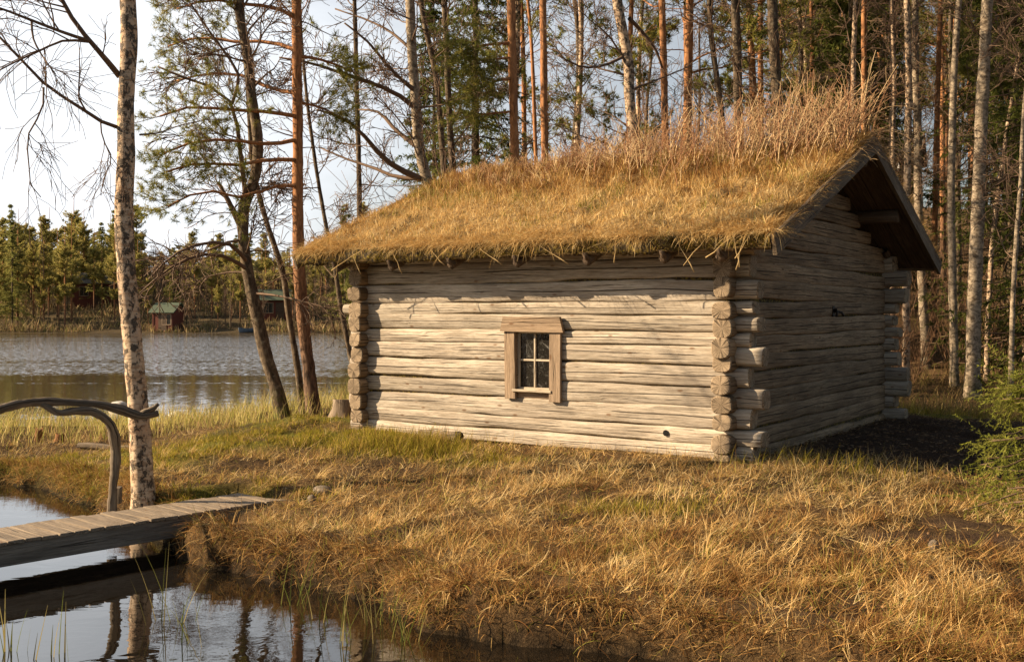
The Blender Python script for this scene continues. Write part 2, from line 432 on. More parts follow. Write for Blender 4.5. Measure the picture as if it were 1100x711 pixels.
def m_water(name, lake):
    k = NT(name); g = k.n('NewGeometry').outputs['Position']
    sep = k.n('SeparateXYZ', Vector=g)
    if lake:
        # wind-ruffled water from about 36 m out, calmer in the lee of the near shore
        edge = k.math('ADD', sep.outputs[1], k.math('MULTIPLY', k.noise(k.mapping(g, (0.03, 0.10, 1)), 1.0, 4), 24.0))
        ruf = k.ramp(k.math('MULTIPLY', edge, 0.01), [(0.48, 0.0), (0.60, 1.0)])
        gust = k.ramp(k.noise(k.mapping(g, (0.05, 0.22, 1)), 1.0, 4), [(0.34, 0.35), (0.62, 1.0)])
        lanes = k.ramp(k.noise(k.mapping(g, (0.010, 0.42, 1)), 1.0, 2), [(0.60, 0.0), (0.66, 1.0)])
        amp = k.math('ADD', 0.03, k.math('MULTIPLY', k.math('MULTIPLY', ruf, gust), 0.95))
        amp = k.math('ADD', amp, k.math('MULTIPLY', lanes, 0.10))
        a1 = k.n('TexNoise', Vector=k.mapping(g, (4.2, 7.5, 1)), Scale=1.0, Detail=5.0, Roughness=0.7).outputs['Color']
        cen = k.n('VectorMath', {'operation': 'SUBTRACT'}, i0=a1, i1=(0.5, 0.5, 0.5)).outputs[0]
        cen = k.n('VectorMath', {'operation': 'MULTIPLY'}, i0=cen, i1=(1.6, 2.6, 0.0)).outputs[0]
        sc_ = k.n('VectorMath', {'operation': 'SCALE'}, i0=cen); k.set(sc_.inputs['Scale'], amp)
        ad = k.n('VectorMath', {'operation': 'ADD'}, i0=sc_.outputs[0], i1=(0.0, 0.0, 1.0)).outputs[0]
        nb = k.n('VectorMath', {'operation': 'NORMALIZE'}, i0=ad).outputs[0]
        col, rough = (0.06, 0.042, 0.022), 0.06
    else:
        w1 = k.noise(k.mapping(g, (2.0, 3.0, 1)), 1.0, 3, 0.5, 0.8)
        w2 = k.noise(k.mapping(g, (11, 15, 1)), 1.0, 3, 0.6)
        patch = k.ramp(k.noise(g, 0.7, 3), [(0.42, 0.1), (0.6, 1.0)])
        h = k.math('ADD', k.math('MULTIPLY', w1, 0.6), k.math('MULTIPLY', k.math('MULTIPLY', w2, patch), 0.22))
        nb = k.bump(h, 0.30, 0.014)
        col, rough = (0.008, 0.006, 0.004), 0.01
    b = k.n('BsdfPrincipled', Base_Color=col, Roughness=rough, Normal=nb)
    b.inputs['IOR'].default_value = 1.9 if lake else 2.0
    b.inputs['Specular IOR Level'].default_value = 0.6
    k.t.links.new(b.outputs[0], k.out.inputs[0])
    return k.m


M['ground'] = m_ground(); M['lake'] = m_water('lake_water', True); M['stream'] = m_water('stream_water', False)


# ------------------------------------------------------------------ tagging
def tag(o, label=None, cat=None, group=None, kind=None):
    for key, val in (('label', label), ('category', cat), ('group', group), ('kind', kind)):
        if val:
            o[key] = val
    return o


def empty(name, loc, rz=0.0):
    o = bpy.data.objects.new(name, None); COL.objects.link(o)
    o.location = [float(q) for q in loc]; o.rotation_euler = (0, 0, rz); o.empty_display_size = 0.2
    return o


def copy_tree(root, loc, rz=0.0, sc=1.0, label=None):
    r = root.copy(); COL.objects.link(r)
    r.location = [float(q) for q in loc]; r.rotation_euler = (0, 0, rz); r.scale = (sc, sc, sc)
    if label:
        r['label'] = label
    for ch in list(root.children):
        c = ch.copy(); COL.objects.link(c); c.parent = r
        for g in ch.children:
            d = g.copy(); COL.objects.link(d); d.parent = c
    return r


# ------------------------------------------------------------------ terrain
CA = np.array([-1.86, 14.1]); UD = np.array([0.827, -0.562]); VD = np.array([0.562, 0.827])
HX, HY = 2.49, 2.70
CC = CA + UD * HX + VD * HY
CROT = math.atan2(UD[1], UD[0])


def to_cabin(x, y):
    dx = np.asarray(x) - CC[0]; dy = np.asarray(y) - CC[1]
    return dx * UD[0] + dy * UD[1], dx * VD[0] + dy * VD[1]


def cabin_dist(x, y):
    u, v = to_cabin(x, y)
    qx = np.abs(u) - HX; qy = np.abs(v) - HY
    return np.hypot(np.maximum(qx, 0), np.maximum(qy, 0)) + np.minimum(np.maximum(qx, qy), 0)


STREAM = np.array([(5.5, 3.4), (3.0, 5.0), (1.6, 6.0), (0.85, 6.5), (0.3, 6.75), (-0.62, 7.15), (-1.05, 7.9), (-1.75, 8.5), (-2.55, 8.95), (-3.0, 9.5),
                   (-3.45, 10.35), (-4.0, 11.0), (-4.62, 11.9), (-6.3, 13.5), (-10, 15.0), (-16, 16), (-17, 13), (-10, 11.5), (-7.5, 9.5), (-6.3, 7.4), (-4.6, 5.2),
                   (-2.6, 3.6), (-0.6, 2.8), (1.5, 2.4), (4.5, 1.5)])
NEAR = np.array([(-500, 22), (-60, 19.5), (-14, 18.2), (-10, 18.9), (-7.6, 19.6), (-5.6, 22.0), (-4.4, 25), (-3.6, 29), (-1.0, 36), (3, 46), (12, 64), (30, 84), (58, 108),
                 (70, 140), (500, 160), (900, 160), (900, -400), (-500, -400)])


def sdist(poly, x, y):
    x = np.asarray(x, float).ravel(); y = np.asarray(y, float).ravel()
    d = np.full(x.shape, 1e9); ins = np.zeros(x.shape, bool)
    for i in range(len(poly)):
        ax, ay = poly[i]; bx, by = poly[(i + 1) % len(poly)]
        ex, ey = bx - ax, by - ay
        t = np.clip(((x - ax) * ex + (y - ay) * ey) / (ex * ex + ey * ey), 0, 1)
        d = np.minimum(d, (x - ax - t * ex) ** 2 + (y - ay - t * ey) ** 2)
        if ay != by:
            ins ^= ((ay > y) != (by > y)) & (x < (bx - ax) * (y - ay) / (by - ay) + ax)
    return np.where(ins, -1, 1) * np.sqrt(d)      # negative inside


def shore_d(x, y):
    return -sdist(NEAR, x, y)                     # positive on the near land


def bridge_d(x, y):
    # distance to the footbridge's footprint
    dx = np.asarray(x) + 2.25; dy = np.asarray(y) - 10.47
    a = -(dx * 0.6677 + dy * 0.7444); b = -dx * 0.7444 + dy * 0.6677
    qx = np.abs(a - 3.2) - 3.2; qy = np.abs(b - 0.31) - 0.34
    return np.hypot(np.maximum(qx, 0), np.maximum(qy, 0)) + np.minimum(np.maximum(qx, qy), 0)


def gz(x, y):
    shp = np.shape(x)
    x = np.asarray(x, float).ravel(); y = np.asarray(y, float).ravel()
    dc = cabin_dist(x, y)
    u, v = to_cabin(x, y)
    base = -0.33 + 0.30 * (1 - sstep(0.2, 4.6, dc))
    base += 0.10 * (fbm(x * 0.8, y * 0.8) - 0.5) + 0.13 * (fbm(x * 2.3 + 9, y * 2.3) - 0.5) * sstep(0.1, 0.6, dc) + 0.06 * (fbm(x * 6 + 3, y * 6, 3) - 0.5)
    base += 0.10 * np.exp(-((x - 3.0) ** 2 / 0.5 + (y - 10.3) ** 2 / 0.15))
    base += 0.12 * np.exp(-((x + 2.9) ** 2 / 1.2 + (y - 14.6) ** 2 / 0.8))
    base -= 0.10 * sstep(-3.8, -4.6, x) * sstep(10.5, 11.5, y) * (1 - sstep(15, 17, y))
    # wooded rise behind and to the right of the cabin
    rise = sstep(19, 75, y) * sstep(-0.16, 0.16, x / np.maximum(y, 1.0))
    base += rise * (7.5 + 2.0 * fbm(x * 0.06, y * 0.06)) + sstep(75, 260, y) * 14 * sstep(0.0, 0.25, x / np.maximum(y, 1.0))
    bd_ = np.maximum(bridge_d(x, y), 0)
    base = np.minimum(base, -0.375 + 1.2 * np.maximum(bd_ - 0.12, 0))
    ds = sdist(STREAM, x, y)
    wob = 0.30 * (fbm(x * 2.1, y * 2.1 + 40) - 0.5) + 0.18 * (fbm(x * 6, y * 6 + 40, 2) - 0.5)
    f = sstep(-0.42, 0.30, ds + wob)
    dl = shore_d(x, y) + 0.8 * (fbm(x * 0.6, y * 0.6) - 0.5)
    fl = sstep(-2.2, 2.6, dl)
    far = y - 108 - 5 * fbm(x * 0.05 + 7, 0.5 + 0 * x) + np.abs(np.minimum(x + 60, 0)) * 0.05
    fz = np.where(far > 0, -0.62 + 0.055 * np.minimum(far, 14) + 0.17 * np.clip(far - 7, 0, 18) + 0.012 * np.clip(far - 30, 0, 400), -1.4)
    z = -1.5 + (base + 1.5) * np.minimum(f, fl)
    z = np.where(dl > -2.2, z, np.maximum(z, fz))
    z = np.where(y > 100, np.maximum(z, fz), z)
    return z.reshape(shp)


def axis(fine0, fine1, step, lo, hi, g=1.13):
    a = list(np.arange(fine0, fine1, step)); s = step; b = a[-1]
    while b < hi:
        s *= g; b += s; a.append(b)
    s = step; b = a[0]
    while b > lo:
        s *= g; b -= s; a.insert(0, b)
    return np.array(a)


MOSS = [(-2.4, 14.9, 0.8, 0.5, 1.0), (-3.3, 15.2, 1.0, 0.7, 0.9), (-5.6, 13.9, 1.6, 0.5, 0.9), (-1.1, 12.2, 0.6, 0.3, 0.7), (-2.9, 10.6, 0.7, 0.4, 0.8), (0.86, 9.3, 0.3, 0.2, 0.8),
        (-2.4, 13.4, 0.8, 0.3, 0.6), (-4.3, 12.3, 0.7, 0.4, 0.7), (-3.4, 13.2, 1.3, 0.45, 0.8), (-4.6, 12.9, 0.8, 0.3, 0.8), (1.6, 9.2, 0.25, 0.15, 0.6), (-0.2, 11.7, 0.5, 0.25, 0.5), (6.9, 16.9, 2.2, 0.4, 0.6)]


def moss_f(x, y):
    s = 0
    for mx, my, sx, sy, a in MOSS:
        s = s + a * np.exp(-((x - mx) / sx) ** 2 - ((y - my) / sy) ** 2)
    return np.clip(s * sstep(0.24, 0.52, fbm(x * 2.2 + 3, y * 2.2)) * 2.0, 0, 1)


def soil_f(x, y):
    u, v = to_cabin(x, y)
    a = sstep(2.45, 2.9, u) * (1 - sstep(6.3, 7.6, u + 0.8 * fbm(x, y))) * sstep(-1.75, -1.15, v + 0.8 * (fbm(x * 1.5, y * 1.5) - 0.5)) * (1 - sstep(3.2, 4.0, v))
    b = 0.9 * np.exp(-((x - 3.0) / 0.9) ** 2 - ((y - 8.35) / 0.18) ** 2) + 0.9 * np.exp(-((x - 3.6) / 0.5) ** 2 - ((y - 8.8) / 0.25) ** 2) + 0.6 * np.exp(-((x - 0.9) / 0.6) ** 2 - ((y - 9.9) / 0.22) ** 2)
    c = np.clip(sstep(0.53, 0.66, fbm(x * 1.1 + 30, y * 1.6 + 8)) * 0.5, 0, 1) * (1 - sstep(8.6, 10.5, y)) * sstep(0.4, 1.6, x)
    return np.clip(a + b + c, 0, 1)


xs = axis(-9.5, 9.5, 0.085, -700, 900); ys = axis(4.0, 27, 0.085, -80, 1500)
GX, GY = np.meshgrid(xs, ys)
GZ = gz(GX, GY)
fx, fy = GX.ravel(), GY.ravel()
straw = np.array([0.17, 0.10, 0.042]); brown = np.array([0.085, 0.050, 0.024]); soil = np.array([0.075, 0.044, 0.026]); mossc = np.array([0.16, 0.14, 0.024]); lit = np.array([0.19, 0.115, 0.058])
w = sstep(0.35, 0.65, fbm(fx * 0.9, fy * 0.9))[:, None]
C = straw * (1 - w) + brown * w
C = C + (mossc - C) * moss_f(fx, fy)[:, None]
C = C + (lit - C) * sstep(19, 26, fy)[:, None]
C = C + (np.array([0.075, 0.062, 0.03]) - C) * (sstep(100, 108, fy) * 0.7)[:, None]
C = C + (soil - C) * soil_f(fx, fy)[:, None]
C = C + (np.array([0.03, 0.021, 0.012]) - C) * sstep(-0.40, -0.62, GZ.ravel())[:, None]
mb = MB()
nx, ny = len(xs), len(ys)
ii, jj = np.meshgrid(np.arange(ny - 1), np.arange(nx - 1), indexing='ij')
q = np.stack([ii * nx + jj, ii * nx + jj + 1, (ii + 1) * nx + jj + 1, (ii + 1) * nx + jj], -1).reshape(-1, 4)
mb.add(np.stack([fx, fy, GZ.ravel()], 1), [q], C)
tag(mb.build('ground', M['ground']), 'rough dry meadow and forest floor around the lake', kind='structure')

mb = MB()
mb.add([(-900, 16.9, WATER), (900, 16.9, WATER), (900, 420, WATER), (-900, 420, WATER)], [[(0, 1, 2, 3)]])
tag(mb.build('lake_water', M['lake']), 'wind ruffled brown lake', kind='structure')
mb = MB()
mb.add([(-40, -20, WATER), (40, -20, WATER), (40, 16.895, WATER), (-40, 16.895, WATER)], [[(0, 1, 2, 3)]])
tag(mb.build('stream_water', M['stream']), 'still dark stream under the footbridge', kind='structure')

# ------------------------------------------------------------------ log cabin
cab = empty('log_cabin', (CC[0], CC[1], 0.0), CROT)
tag(cab, 'weathered grey log cabin with an overgrown turf roof beside the lake', 'cabin')
RIDGE, SLOPE = 3.50, 0.416


def zroof(y):
    return RIDGE - SLOPE * np.abs(y)


def log_mesh(mb, a, b, zc, axis_, off, hh=0.098, hw=0.105, seed=0, round_ends=(0, 0), n=6.5, wander=0.011, zslope=0.0):
    """one hewn log from a to b along local x (axis_=0) or y (axis_=1), centred at off on the other axis"""
    r = np.random.default_rng(seed)
    S = max(8, int((b - a) / 0.085)); K = 20
    t = np.linspace(a, b, S)
    th = np.linspace(0, 2 * np.pi, K, endpoint=False)
    s0 = r.random() * 100
    cz = zc + wander * 2 * (fbm(t * 0.7 + s0, 0 * t + s0, 2) - 0.5) + zslope * (t - 0.5 * (a + b))
    cy = off + wander * 1.2 * (fbm(t * 0.8 + s0, 0 * t + s0 + 9, 2) - 0.5)
    H = hh * (1 + 0.22 * (fbm(t * 1.1 + s0, 0 * t + 31, 3) - 0.5) * 2 - 0.02)
    W = hw * (1 + 0.10 * (fbm(t * 1.3 + s0, 0 * t + 57, 3) - 0.5) * 2)
    nn = np.full(S, n)
    inner = 2.37 if axis_ == 0 else 2.58
    e = np.maximum(sstep(inner, inner + 0.16, np.abs(t)) * np.where(t < 0, round_ends[0], round_ends[1]), 0)
    nn = nn + (3.0 - nn) * e
    H = H * (1 - 0.025 * e); W = W * (1 - 0.0 * e)
    c, s = np.cos(th), np.sin(th)
    px = np.sign(c)[None] * np.abs(c)[None] ** (2 / nn[:, None]) * W[:, None]
    pz = np.sign(s)[None] * np.abs(s)[None] ** (2 / nn[:, None]) * H[:, None]
    rough = 1 + 0.055 * (fbm(t[:, None] * 3.0 + s0, th[None] * 2.2 + s0, 3) - 0.5) * 2
    px = px * rough; pz = pz * rough
    # the hewn face is not quite plumb: each log leans out a little at the top or the bottom
    px = px + (pz / hh) * (r.normal(0, 0.006) + 0.012 * (fbm(t * 0.6 + s0, 0 * t + 71, 2) - 0.5))[:, None] * (1 - e[:, None])
    T = np.repeat(t[:, None], K, 1)
    fz = np.clip(pz / (hh * 1.05), -1.2, 1.2) * 0.4 + 0.5
    tilt = (r.random(2) - 0.5) * 0.06
    T[0] += px[0] * tilt[0] * 4 + pz[0] * tilt[1] * 4; T[-1] += px[-1] * tilt[1] * 4 + pz[-1] * tilt[0] * 4
    Y = cy[:, None] + px; Z = cz[:, None] + pz
    v = np.stack([T, Y, Z] if axis_ == 0 else [Y, T, Z], -1).reshape(-1, 3)
    lc = np.stack([T + s0, px + s0, pz + s0 * 0.3], -1).reshape(-1, 3)
    i, j = np.meshgrid(np.arange(S - 1), np.arange(K), indexing='ij'); j2 = (j + 1) % K
    qd = np.stack([i * K + j, i * K + j2, (i + 1) * K + j2, (i + 1) * K + j], -1).reshape(-1, 4)
    if axis_ == 0:
        qd = qd[:, ::-1]
    tn_ = np.stack([fz, 0 * fz + r.random(), 0 * fz], -1).reshape(-1, 3)
    mb.add(v, [qd], tn_, lc=lc)
    for k, row in ((0, 0), (1, S - 1)):          # end caps, slightly chamfered
        ring = v.reshape(S, K, 3)[row]; cen = ring.mean(0)
        ax = 0 if axis_ == 0 else 1
        d = (-1 if k == 0 else 1) * 0.012
        r1 = cen + (ring - cen) * 0.9; r1[:, ax] += d
        r2 = cen + (ring - cen) * 0.45; r2[:, ax] += d * 1.1
        cv = np.concatenate([ring, r1, r2, [cen + np.eye(3)[ax] * d * 1.1]])
        jx = np.arange(K); jn = (jx + 1) % K
        f4 = np.concatenate([np.stack([jx, jn, K + jn, K + jx], 1), np.stack([K + jx, K + jn, 2 * K + jn, 2 * K + jx], 1)])
        f3 = np.stack([2 * K + jx, 2 * K + jn, np.full(K, 3 * K)], 1)
        pl = np.stack([px[row], pz[row]], 1)
        lcc = np.concatenate([pl, pl * 0.9, pl * 0.45, [[0, 0]]])
        mb.add(cv, [f4, f3], lc=np.concatenate([np.full((len(lcc), 1), s0), lcc], 1), mat=1, smooth=False)


CO = 0.195
WX0, WX1 = -0.125, 0.385          # window opening in wall coordinates, measured from the wall's middle
rl = np.random.default_rng(77)
LEV = [-0.03, 0.13, 0.29, 0.505, 0.705, 0.94, 1.135, 1.29, 1.47, 1.61, 1.845, 2.08, 2.30]
EXT_R = [0.27, 0.37, 0.25, 0.38, 0.22, 0.37, 0.24, 0.33, 0.27, 0.32, 0.24, 0.28]
EXT_L = [0.20, 0.18, 0.22, 0.17, 0.21, 0.18, 0.20, 0.23, 0.34, 0.19, 0.20, 0.20]
for side in (-1, 1):                                   # the two long walls
    wall = empty('log_wall', (0, 0, 0)); wall.parent = cab
    for i in range(12):
        m = MB(); zc = (LEV[i] + LEV[i + 1]) / 2; hh_ = (LEV[i + 1] - LEV[i]) * 0.505
        if side < 0:
            e0, e1 = EXT_L[i], EXT_R[i]
        else:
            e0, e1 = rl.uniform(0.2, 0.35), rl.uniform(0.2, 0.42)
        cut = side < 0 and 3 <= i <= 6
        if cut:
            log_mesh(m, -HX - e0, WX0, zc, 0, side * HY, seed=100 * (side + 2) + i, round_ends=(1, 0), hh=hh_)
            log_mesh(m, WX1, HX + e1, zc + 0.004, 0, side * HY, seed=100 * (side + 2) + i + 40, round_ends=(0, 1), hh=hh_)
        else:
            log_mesh(m, -HX - e0, HX + e1, zc, 0, side * HY, seed=100 * (side + 2) + i, round_ends=(1, 1), zslope=rl.normal(0, 0.002), hh=hh_)
        m.build('log', [M['log'] if i < 9 or side > 0 else M['log'], M['endgrain']], wall)
    ch = MB()
    if side < 0:
        ch.box(((-HX + WX0) / 2, side * HY, 1.05), (HX + WX0, 0.13, 2.1)); ch.box(((HX + WX1) / 2, side * HY, 1.05), (HX - WX1, 0.13, 2.1))
        ch.box(((WX0 + WX1) / 2, side * HY, 0.255), (WX1 - WX0, 0.13, 0.51)); ch.box(((WX0 + WX1) / 2, side * HY, 1.75), (WX1 - WX0, 0.13, 0.7))
    else:
        ch.box((0, side * HY, 1.05), (2 * HX, 0.13, 2.1))
    ch.build('moss_chinking', M['moss'], wall)
for side in (-1, 1):                                   # the two gable walls
    wall = empty('log_wall', (0, 0, 0)); wall.parent = cab
    i = 0
    while True:
        zc = 0.075 + CO * (i + 0.5) - 0.195 * (1 if i == 99 else 0)
        m = MB()
        if i <= 11:
            e0, e1 = rl.uniform(0.20, 0.26), rl.uniform(0.18, 0.32)
            if i == 8:
                e1 = 0.52
            log_mesh(m, -HY - e0, HY + e1, zc, 1, side * HX, seed=500 * (side + 2) + i, round_ends=(1, 1), zslope=rl.normal(0, 0.004), hh=0.1)
        else:
            half = (RIDGE - 0.10 - (zc + 0.09)) / SLOPE
            if half < 0.35:
                break
            log_mesh(m, -half, half, zc, 1, side * HX, seed=500 * (side + 2) + i)
        m.build('log', [M['logshade'], M['endgrain']], wall)
        i += 1
    m = MB()
    log_mesh(m, -HY - 0.25, HY + 0.3, -0.03, 1, side * HX, seed=900 + side, round_ends=(1, 1), hh=0.085)
    m.build('log', [M['logshade'], M['endgrain']], wall)
    ch = MB(); ch.box((side * HX, 0, 1.05), (0.13, 2 * HY, 2.1))
    ch.add([(side * HX - 0.05, -2.6, 2.0), (side * HX - 0.05, 2.6, 2.0), (side * HX - 0.05, 0, 3.2), (side * HX + 0.05, -2.6, 2.0), (side * HX + 0.05, 2.6, 2.0), (side * HX + 0.05, 0, 3.2)],
           [[(0, 1, 2), (5, 4, 3)], [(0, 3, 4, 1), (1, 4, 5, 2), (2, 5, 3, 0)]], smooth=False)
    ch.build('moss_chinking', M['moss'], wall)

# floor inside so the room stays dark, foundation stones under the corners
m = MB(); m.box((0, 0, 0.05), (2 * HX, 2 * HY, 0.1)); m.build('floor', M['board'], cab)


def stone_mesh(mb, c, r, seed, flat=0.7):
    rr = np.random.default_rng(seed); A, B = 14, 9
    v = []
    for i in range(B + 1):
        ph = math.pi * i / B
        for j in range(A):
            th = 2 * math.pi * j / A
            d = np.array([math.sin(ph) * math.cos(th), math.sin(ph) * math.sin(th), math.cos(ph)])
            v.append(d)
    v = np.array(v)
    k = 1 + 0.5 * (fbm(v[:, 0] * 1.6 + seed, v[:, 1] * 1.6 + v[:, 2] * 1.3 + seed, 3) - 0.5)
    v = v * k[:, None] * np.array(r) + np.array(c)
    i, j = np.meshgrid(np.arange(B), np.arange(A), indexing='ij'); j2 = (j + 1) % A
    mb.add(v, [np.stack([i * A + j, (i + 1) * A + j, (i + 1) * A + j2, i * A + j2], -1).reshape(-1, 4)])


for k, (sx, sy) in enumerate(((HX, -HY), (HX, HY), (-HX, -HY), (-HX, HY), (HX, 1.9), (HX - 0.02, 0.3))):
    m = MB(); stone_mesh(m, (sx, sy, -0.16), (0.20, 0.24, 0.13), 30 + k); m.build('foundation_stone', M['stone'], cab)

# window
wy = -HY - 0.112
win = MB()
WC = (WX0 + WX1) / 2
win.box((WX0 - 0.055, wy - 0.012, 0.89), (0.150, 0.036, 0.79), ry=R(-0.7), along=2, jit=0.006)
win.box((WX1 + 0.055, wy - 0.014, 0.885), (0.150, 0.040, 0.81), ry=R(0.5), along=2, jit=0.006)
hd = [(-0.425, 1.275), (0.435, 1.268), (0.385, 1.445), (-0.385, 1.44)]
fr = np.array([(WC + a, wy - 0.062, b) for a, b in hd]); bk = np.array([(WC + a, wy - 0.018, b) for a, b in hd])
win.add(np.concatenate([fr, bk]), [[(0, 1, 2, 3), (7, 6, 5, 4), (0, 4, 5, 1), (1, 5, 6, 2), (2, 6, 7, 3), (3, 7, 4, 0)]], smooth=False,
        lc=np.concatenate([fr[:, [0, 2, 1]] + 7, bk[:, [0, 2, 1]] + 7]))
w_o = win.build('window', M['casing'], cab)
lin = MB()
for xx in (WX0 + 0.008, WX1 - 0.008):
    lin.box((xx, -HY + 0.005, 0.90), (0.022, 0.19, 0.78), along=2)
lin.box((WC, -HY + 0.005, 1.292), (WX1 - WX0 - 0.04, 0.19, 0.022)); lin.box((WC, -HY + 0.012, 0.542), (WX1 - WX0 - 0.04, 0.19, 0.066), jit=0.004)
lin.build('frame', M['casing'], w_o)
sa = MB(); sy_ = -HY - 0.068
zb, zt = 0.632, 1.252
for xx, ww in ((WX0 + 0.035, 0.030), (WC, 0.024), (WX1 - 0.035, 0.030)):
    sa.box((xx, sy_, (zb + zt) / 2), (ww, 0.032, zt - zb), along=2)
for zz, hw_ in ((zt + 0.014, 0.028), (0.945, 0.024), (zb - 0.014, 0.028)):
    sa.box((WC, sy_ + 0.002, zz), (WX1 - WX0 - 0.045, 0.030, hw_))
sa.build('sash', M['sash'], w_o)
sl = MB(); sl.box((WC, -HY - 0.118, 0.592), (WX1 - WX0 - 0.006 + 0.03, 0.085, 0.030), rx=R(-7)); sl.build('sill', M['sash'], w_o)
for (x0, x1) in ((WX0 + 0.05, WC - 0.012), (WC + 0.012, WX1 - 0.05)):
    for (z0, z1) in ((zb, 0.933), (0.957, zt)):
        g = MB(); g.box(((x0 + x1) / 2, sy_ + 0.008, (z0 + z1) / 2), (x1 - x0, 0.004, z1 - z0), bev=0.0005); g.build('pane', M['glass'], w_o)
# back of the window niche is a dark room; a curtain-like smudge is on the panes themselves

# flat black disc painted for the darkness inside a hole; iron hook
m = MB(); a = np.linspace(0, 2 * np.pi, 14, endpoint=False)
hx, hz = 1.81, 0.218
for rr_, yy in ((0.036, -HY - 0.113), (0.028, -HY - 0.106)):
    pass
ring = np.stack([hx + 0.034 * np.cos(a), 0 * a - HY - 0.121, hz + 0.034 * np.sin(a)], 1); rin = np.stack([hx + 0.026 * np.cos(a), 0 * a - HY - 0.122, hz + 0.026 * np.sin(a)], 1)
j = np.arange(14); jn = (j + 1) % 14
m.add(np.concatenate([ring, rin, [[hx, -HY - 0.122, hz]]]), [np.stack([j, jn, 14 + jn, 14 + j], 1), np.stack([14 + j, 14 + jn, np.full(14, 28)], 1)], smooth=False)
m.build('hole_dark_disc', M['black'], cab)
m = MB()
v, fs, lc = tubes(np.array([[(HX + 0.09, 0.30, 1.50), (HX + 0.16, 0.30, 1.505), (HX + 0.20, 0.33, 1.49), (HX + 0.21, 0.38, 1.45)], [(HX + 0.09, 0.30, 1.52), (HX + 0.15, 0.28, 1.53), (HX + 0.17, 0.25, 1.50), (HX + 0.17, 0.22, 1.44)]]),
                  np.full((2, 4), 0.016), 6)
m.add(v, fs); m.box((HX + 0.105, 0.30, 1.51), (0.02, 0.09, 0.13)); m.build('iron_hook', M['iron'], cab)

# roof: boards, purlins, barge boards, eave pole on brackets, turf, grass, canes
RX, RY = 3.16, 3.26
roof = MB(); ang = math.atan(SLOPE)
sl_len = RY / math.cos(ang)
nb_ = 20
for sgn in (-1, 1):
    for k in range(nb_):
        bw = 2 * RX / nb_
        xx = -RX + bw * (k + 0.5)
        roof.box((xx, sgn * RY / 2, RIDGE - SLOPE * RY / 2 - 0.03 - 0.004 * (k % 2)), (bw - 0.012, sl_len, 0.03), rx=-sgn * ang, along=1)
roof_o = roof.build('roof', M['board'], cab)
for yy, rr_ in ((0.0, 0.10), (-1.45, 0.085), (1.45, 0.085)):
    m = MB()
    t = np.linspace(-RX + 0.06, RX - 0.07, 30)
    pth = np.stack([t, yy + 0.015 * np.sin(t * 1.7), zroof(yy) - 0.045 - rr_ / math.cos(ang) * 1.02 + 0 * t], 1)[None]
    v, fs, lc = tubes(pth, np.full((1, 30), rr_), 12); m.add(v, fs, lc=lc); m.build('purlin', M['board'], roof_o)
for sx in (-1, 1):
    for sgn in (-1, 1):
        m = MB()
        m.box((sx * (RX + 0.026), sgn * (RY * 0.5 + 0.02), RIDGE - SLOPE * RY / 2 + 0.0), (0.046, sl_len + 0.06, 0.20), rx=-sgn * ang, along=1, jit=0.008)
        m.build('barge_board', M['barge'], roof_o)
for sgn in (-1, 1):
    m = MB(); t = np.linspace(-RX + 0.01, RX - 0.01, 50)
    pth = np.stack([t, sgn * (RY - 0.035) + 0.012 * np.sin(t * 2.1), zroof(RY) + 0.025 + 0.018 * np.sin(t * 1.3 + 1)], 1)[None]
    v, fs, lc = tubes(pth, np.full((1, 50), 0.055), 10); m.add(v, fs, lc=lc); m.build('eave_pole', M['casing'], roof_o)
    for xx in (-2.52, -1.62, -0.72, 0.2, 1.1, 2.0, 2.62):
        m = MB()
        y0, y1 = 2.45, RY - 0.01
        pth = np.stack([np.full(6, xx), sgn * np.linspace(y0, y1, 6), zroof(np.linspace(y0, y1, 6)) - 0.105], 1)[None]
        v, fs, lc = tubes(pth, np.full((1, 6), 0.058), 8); m.add(v, fs, lc=lc)
        # the natural hook that holds the eave pole
        hk = np.array([[(xx, sgn * (RY - 0.16), zroof(RY) - 0.05), (xx, sgn * (RY - 0.06), zroof(RY) - 0.075), (xx, sgn * (RY + 0.0), zroof(RY) - 0.065), (xx, sgn * (RY + 0.05), zroof(RY) - 0.02)]])
        v, fs, lc = tubes(hk, np.array([[0.05, 0.05, 0.038, 0.028]]), 7); m.add(v, fs, lc=lc)
        m.build('eave_bracket', M['board'], roof_o)


def turf_z(x, y):
    ax_ = np.abs(x) / (RX - 0.005); ay_ = np.abs(y) / (RY + 0.05)
    e = np.sqrt(np.clip(1 - np.clip((ax_ - 0.94) / 0.06, 0, 1) ** 2, 0, 1)) * np.sqrt(np.clip(1 - np.clip((ay_ - 0.90) / 0.10, 0, 1) ** 2, 0, 1))
    th = 0.125 + 0.10 * (fbm(x * 1.1 + 4, y * 1.3 + 2) - 0.5) + 0.15 * (fbm(x * 3.1 + 1, y * 3.1, 3) - 0.5)
    yy = np.sqrt(np.asarray(y) ** 2 + 0.02)
    return RIDGE - SLOPE * yy + 0.004 + th * e


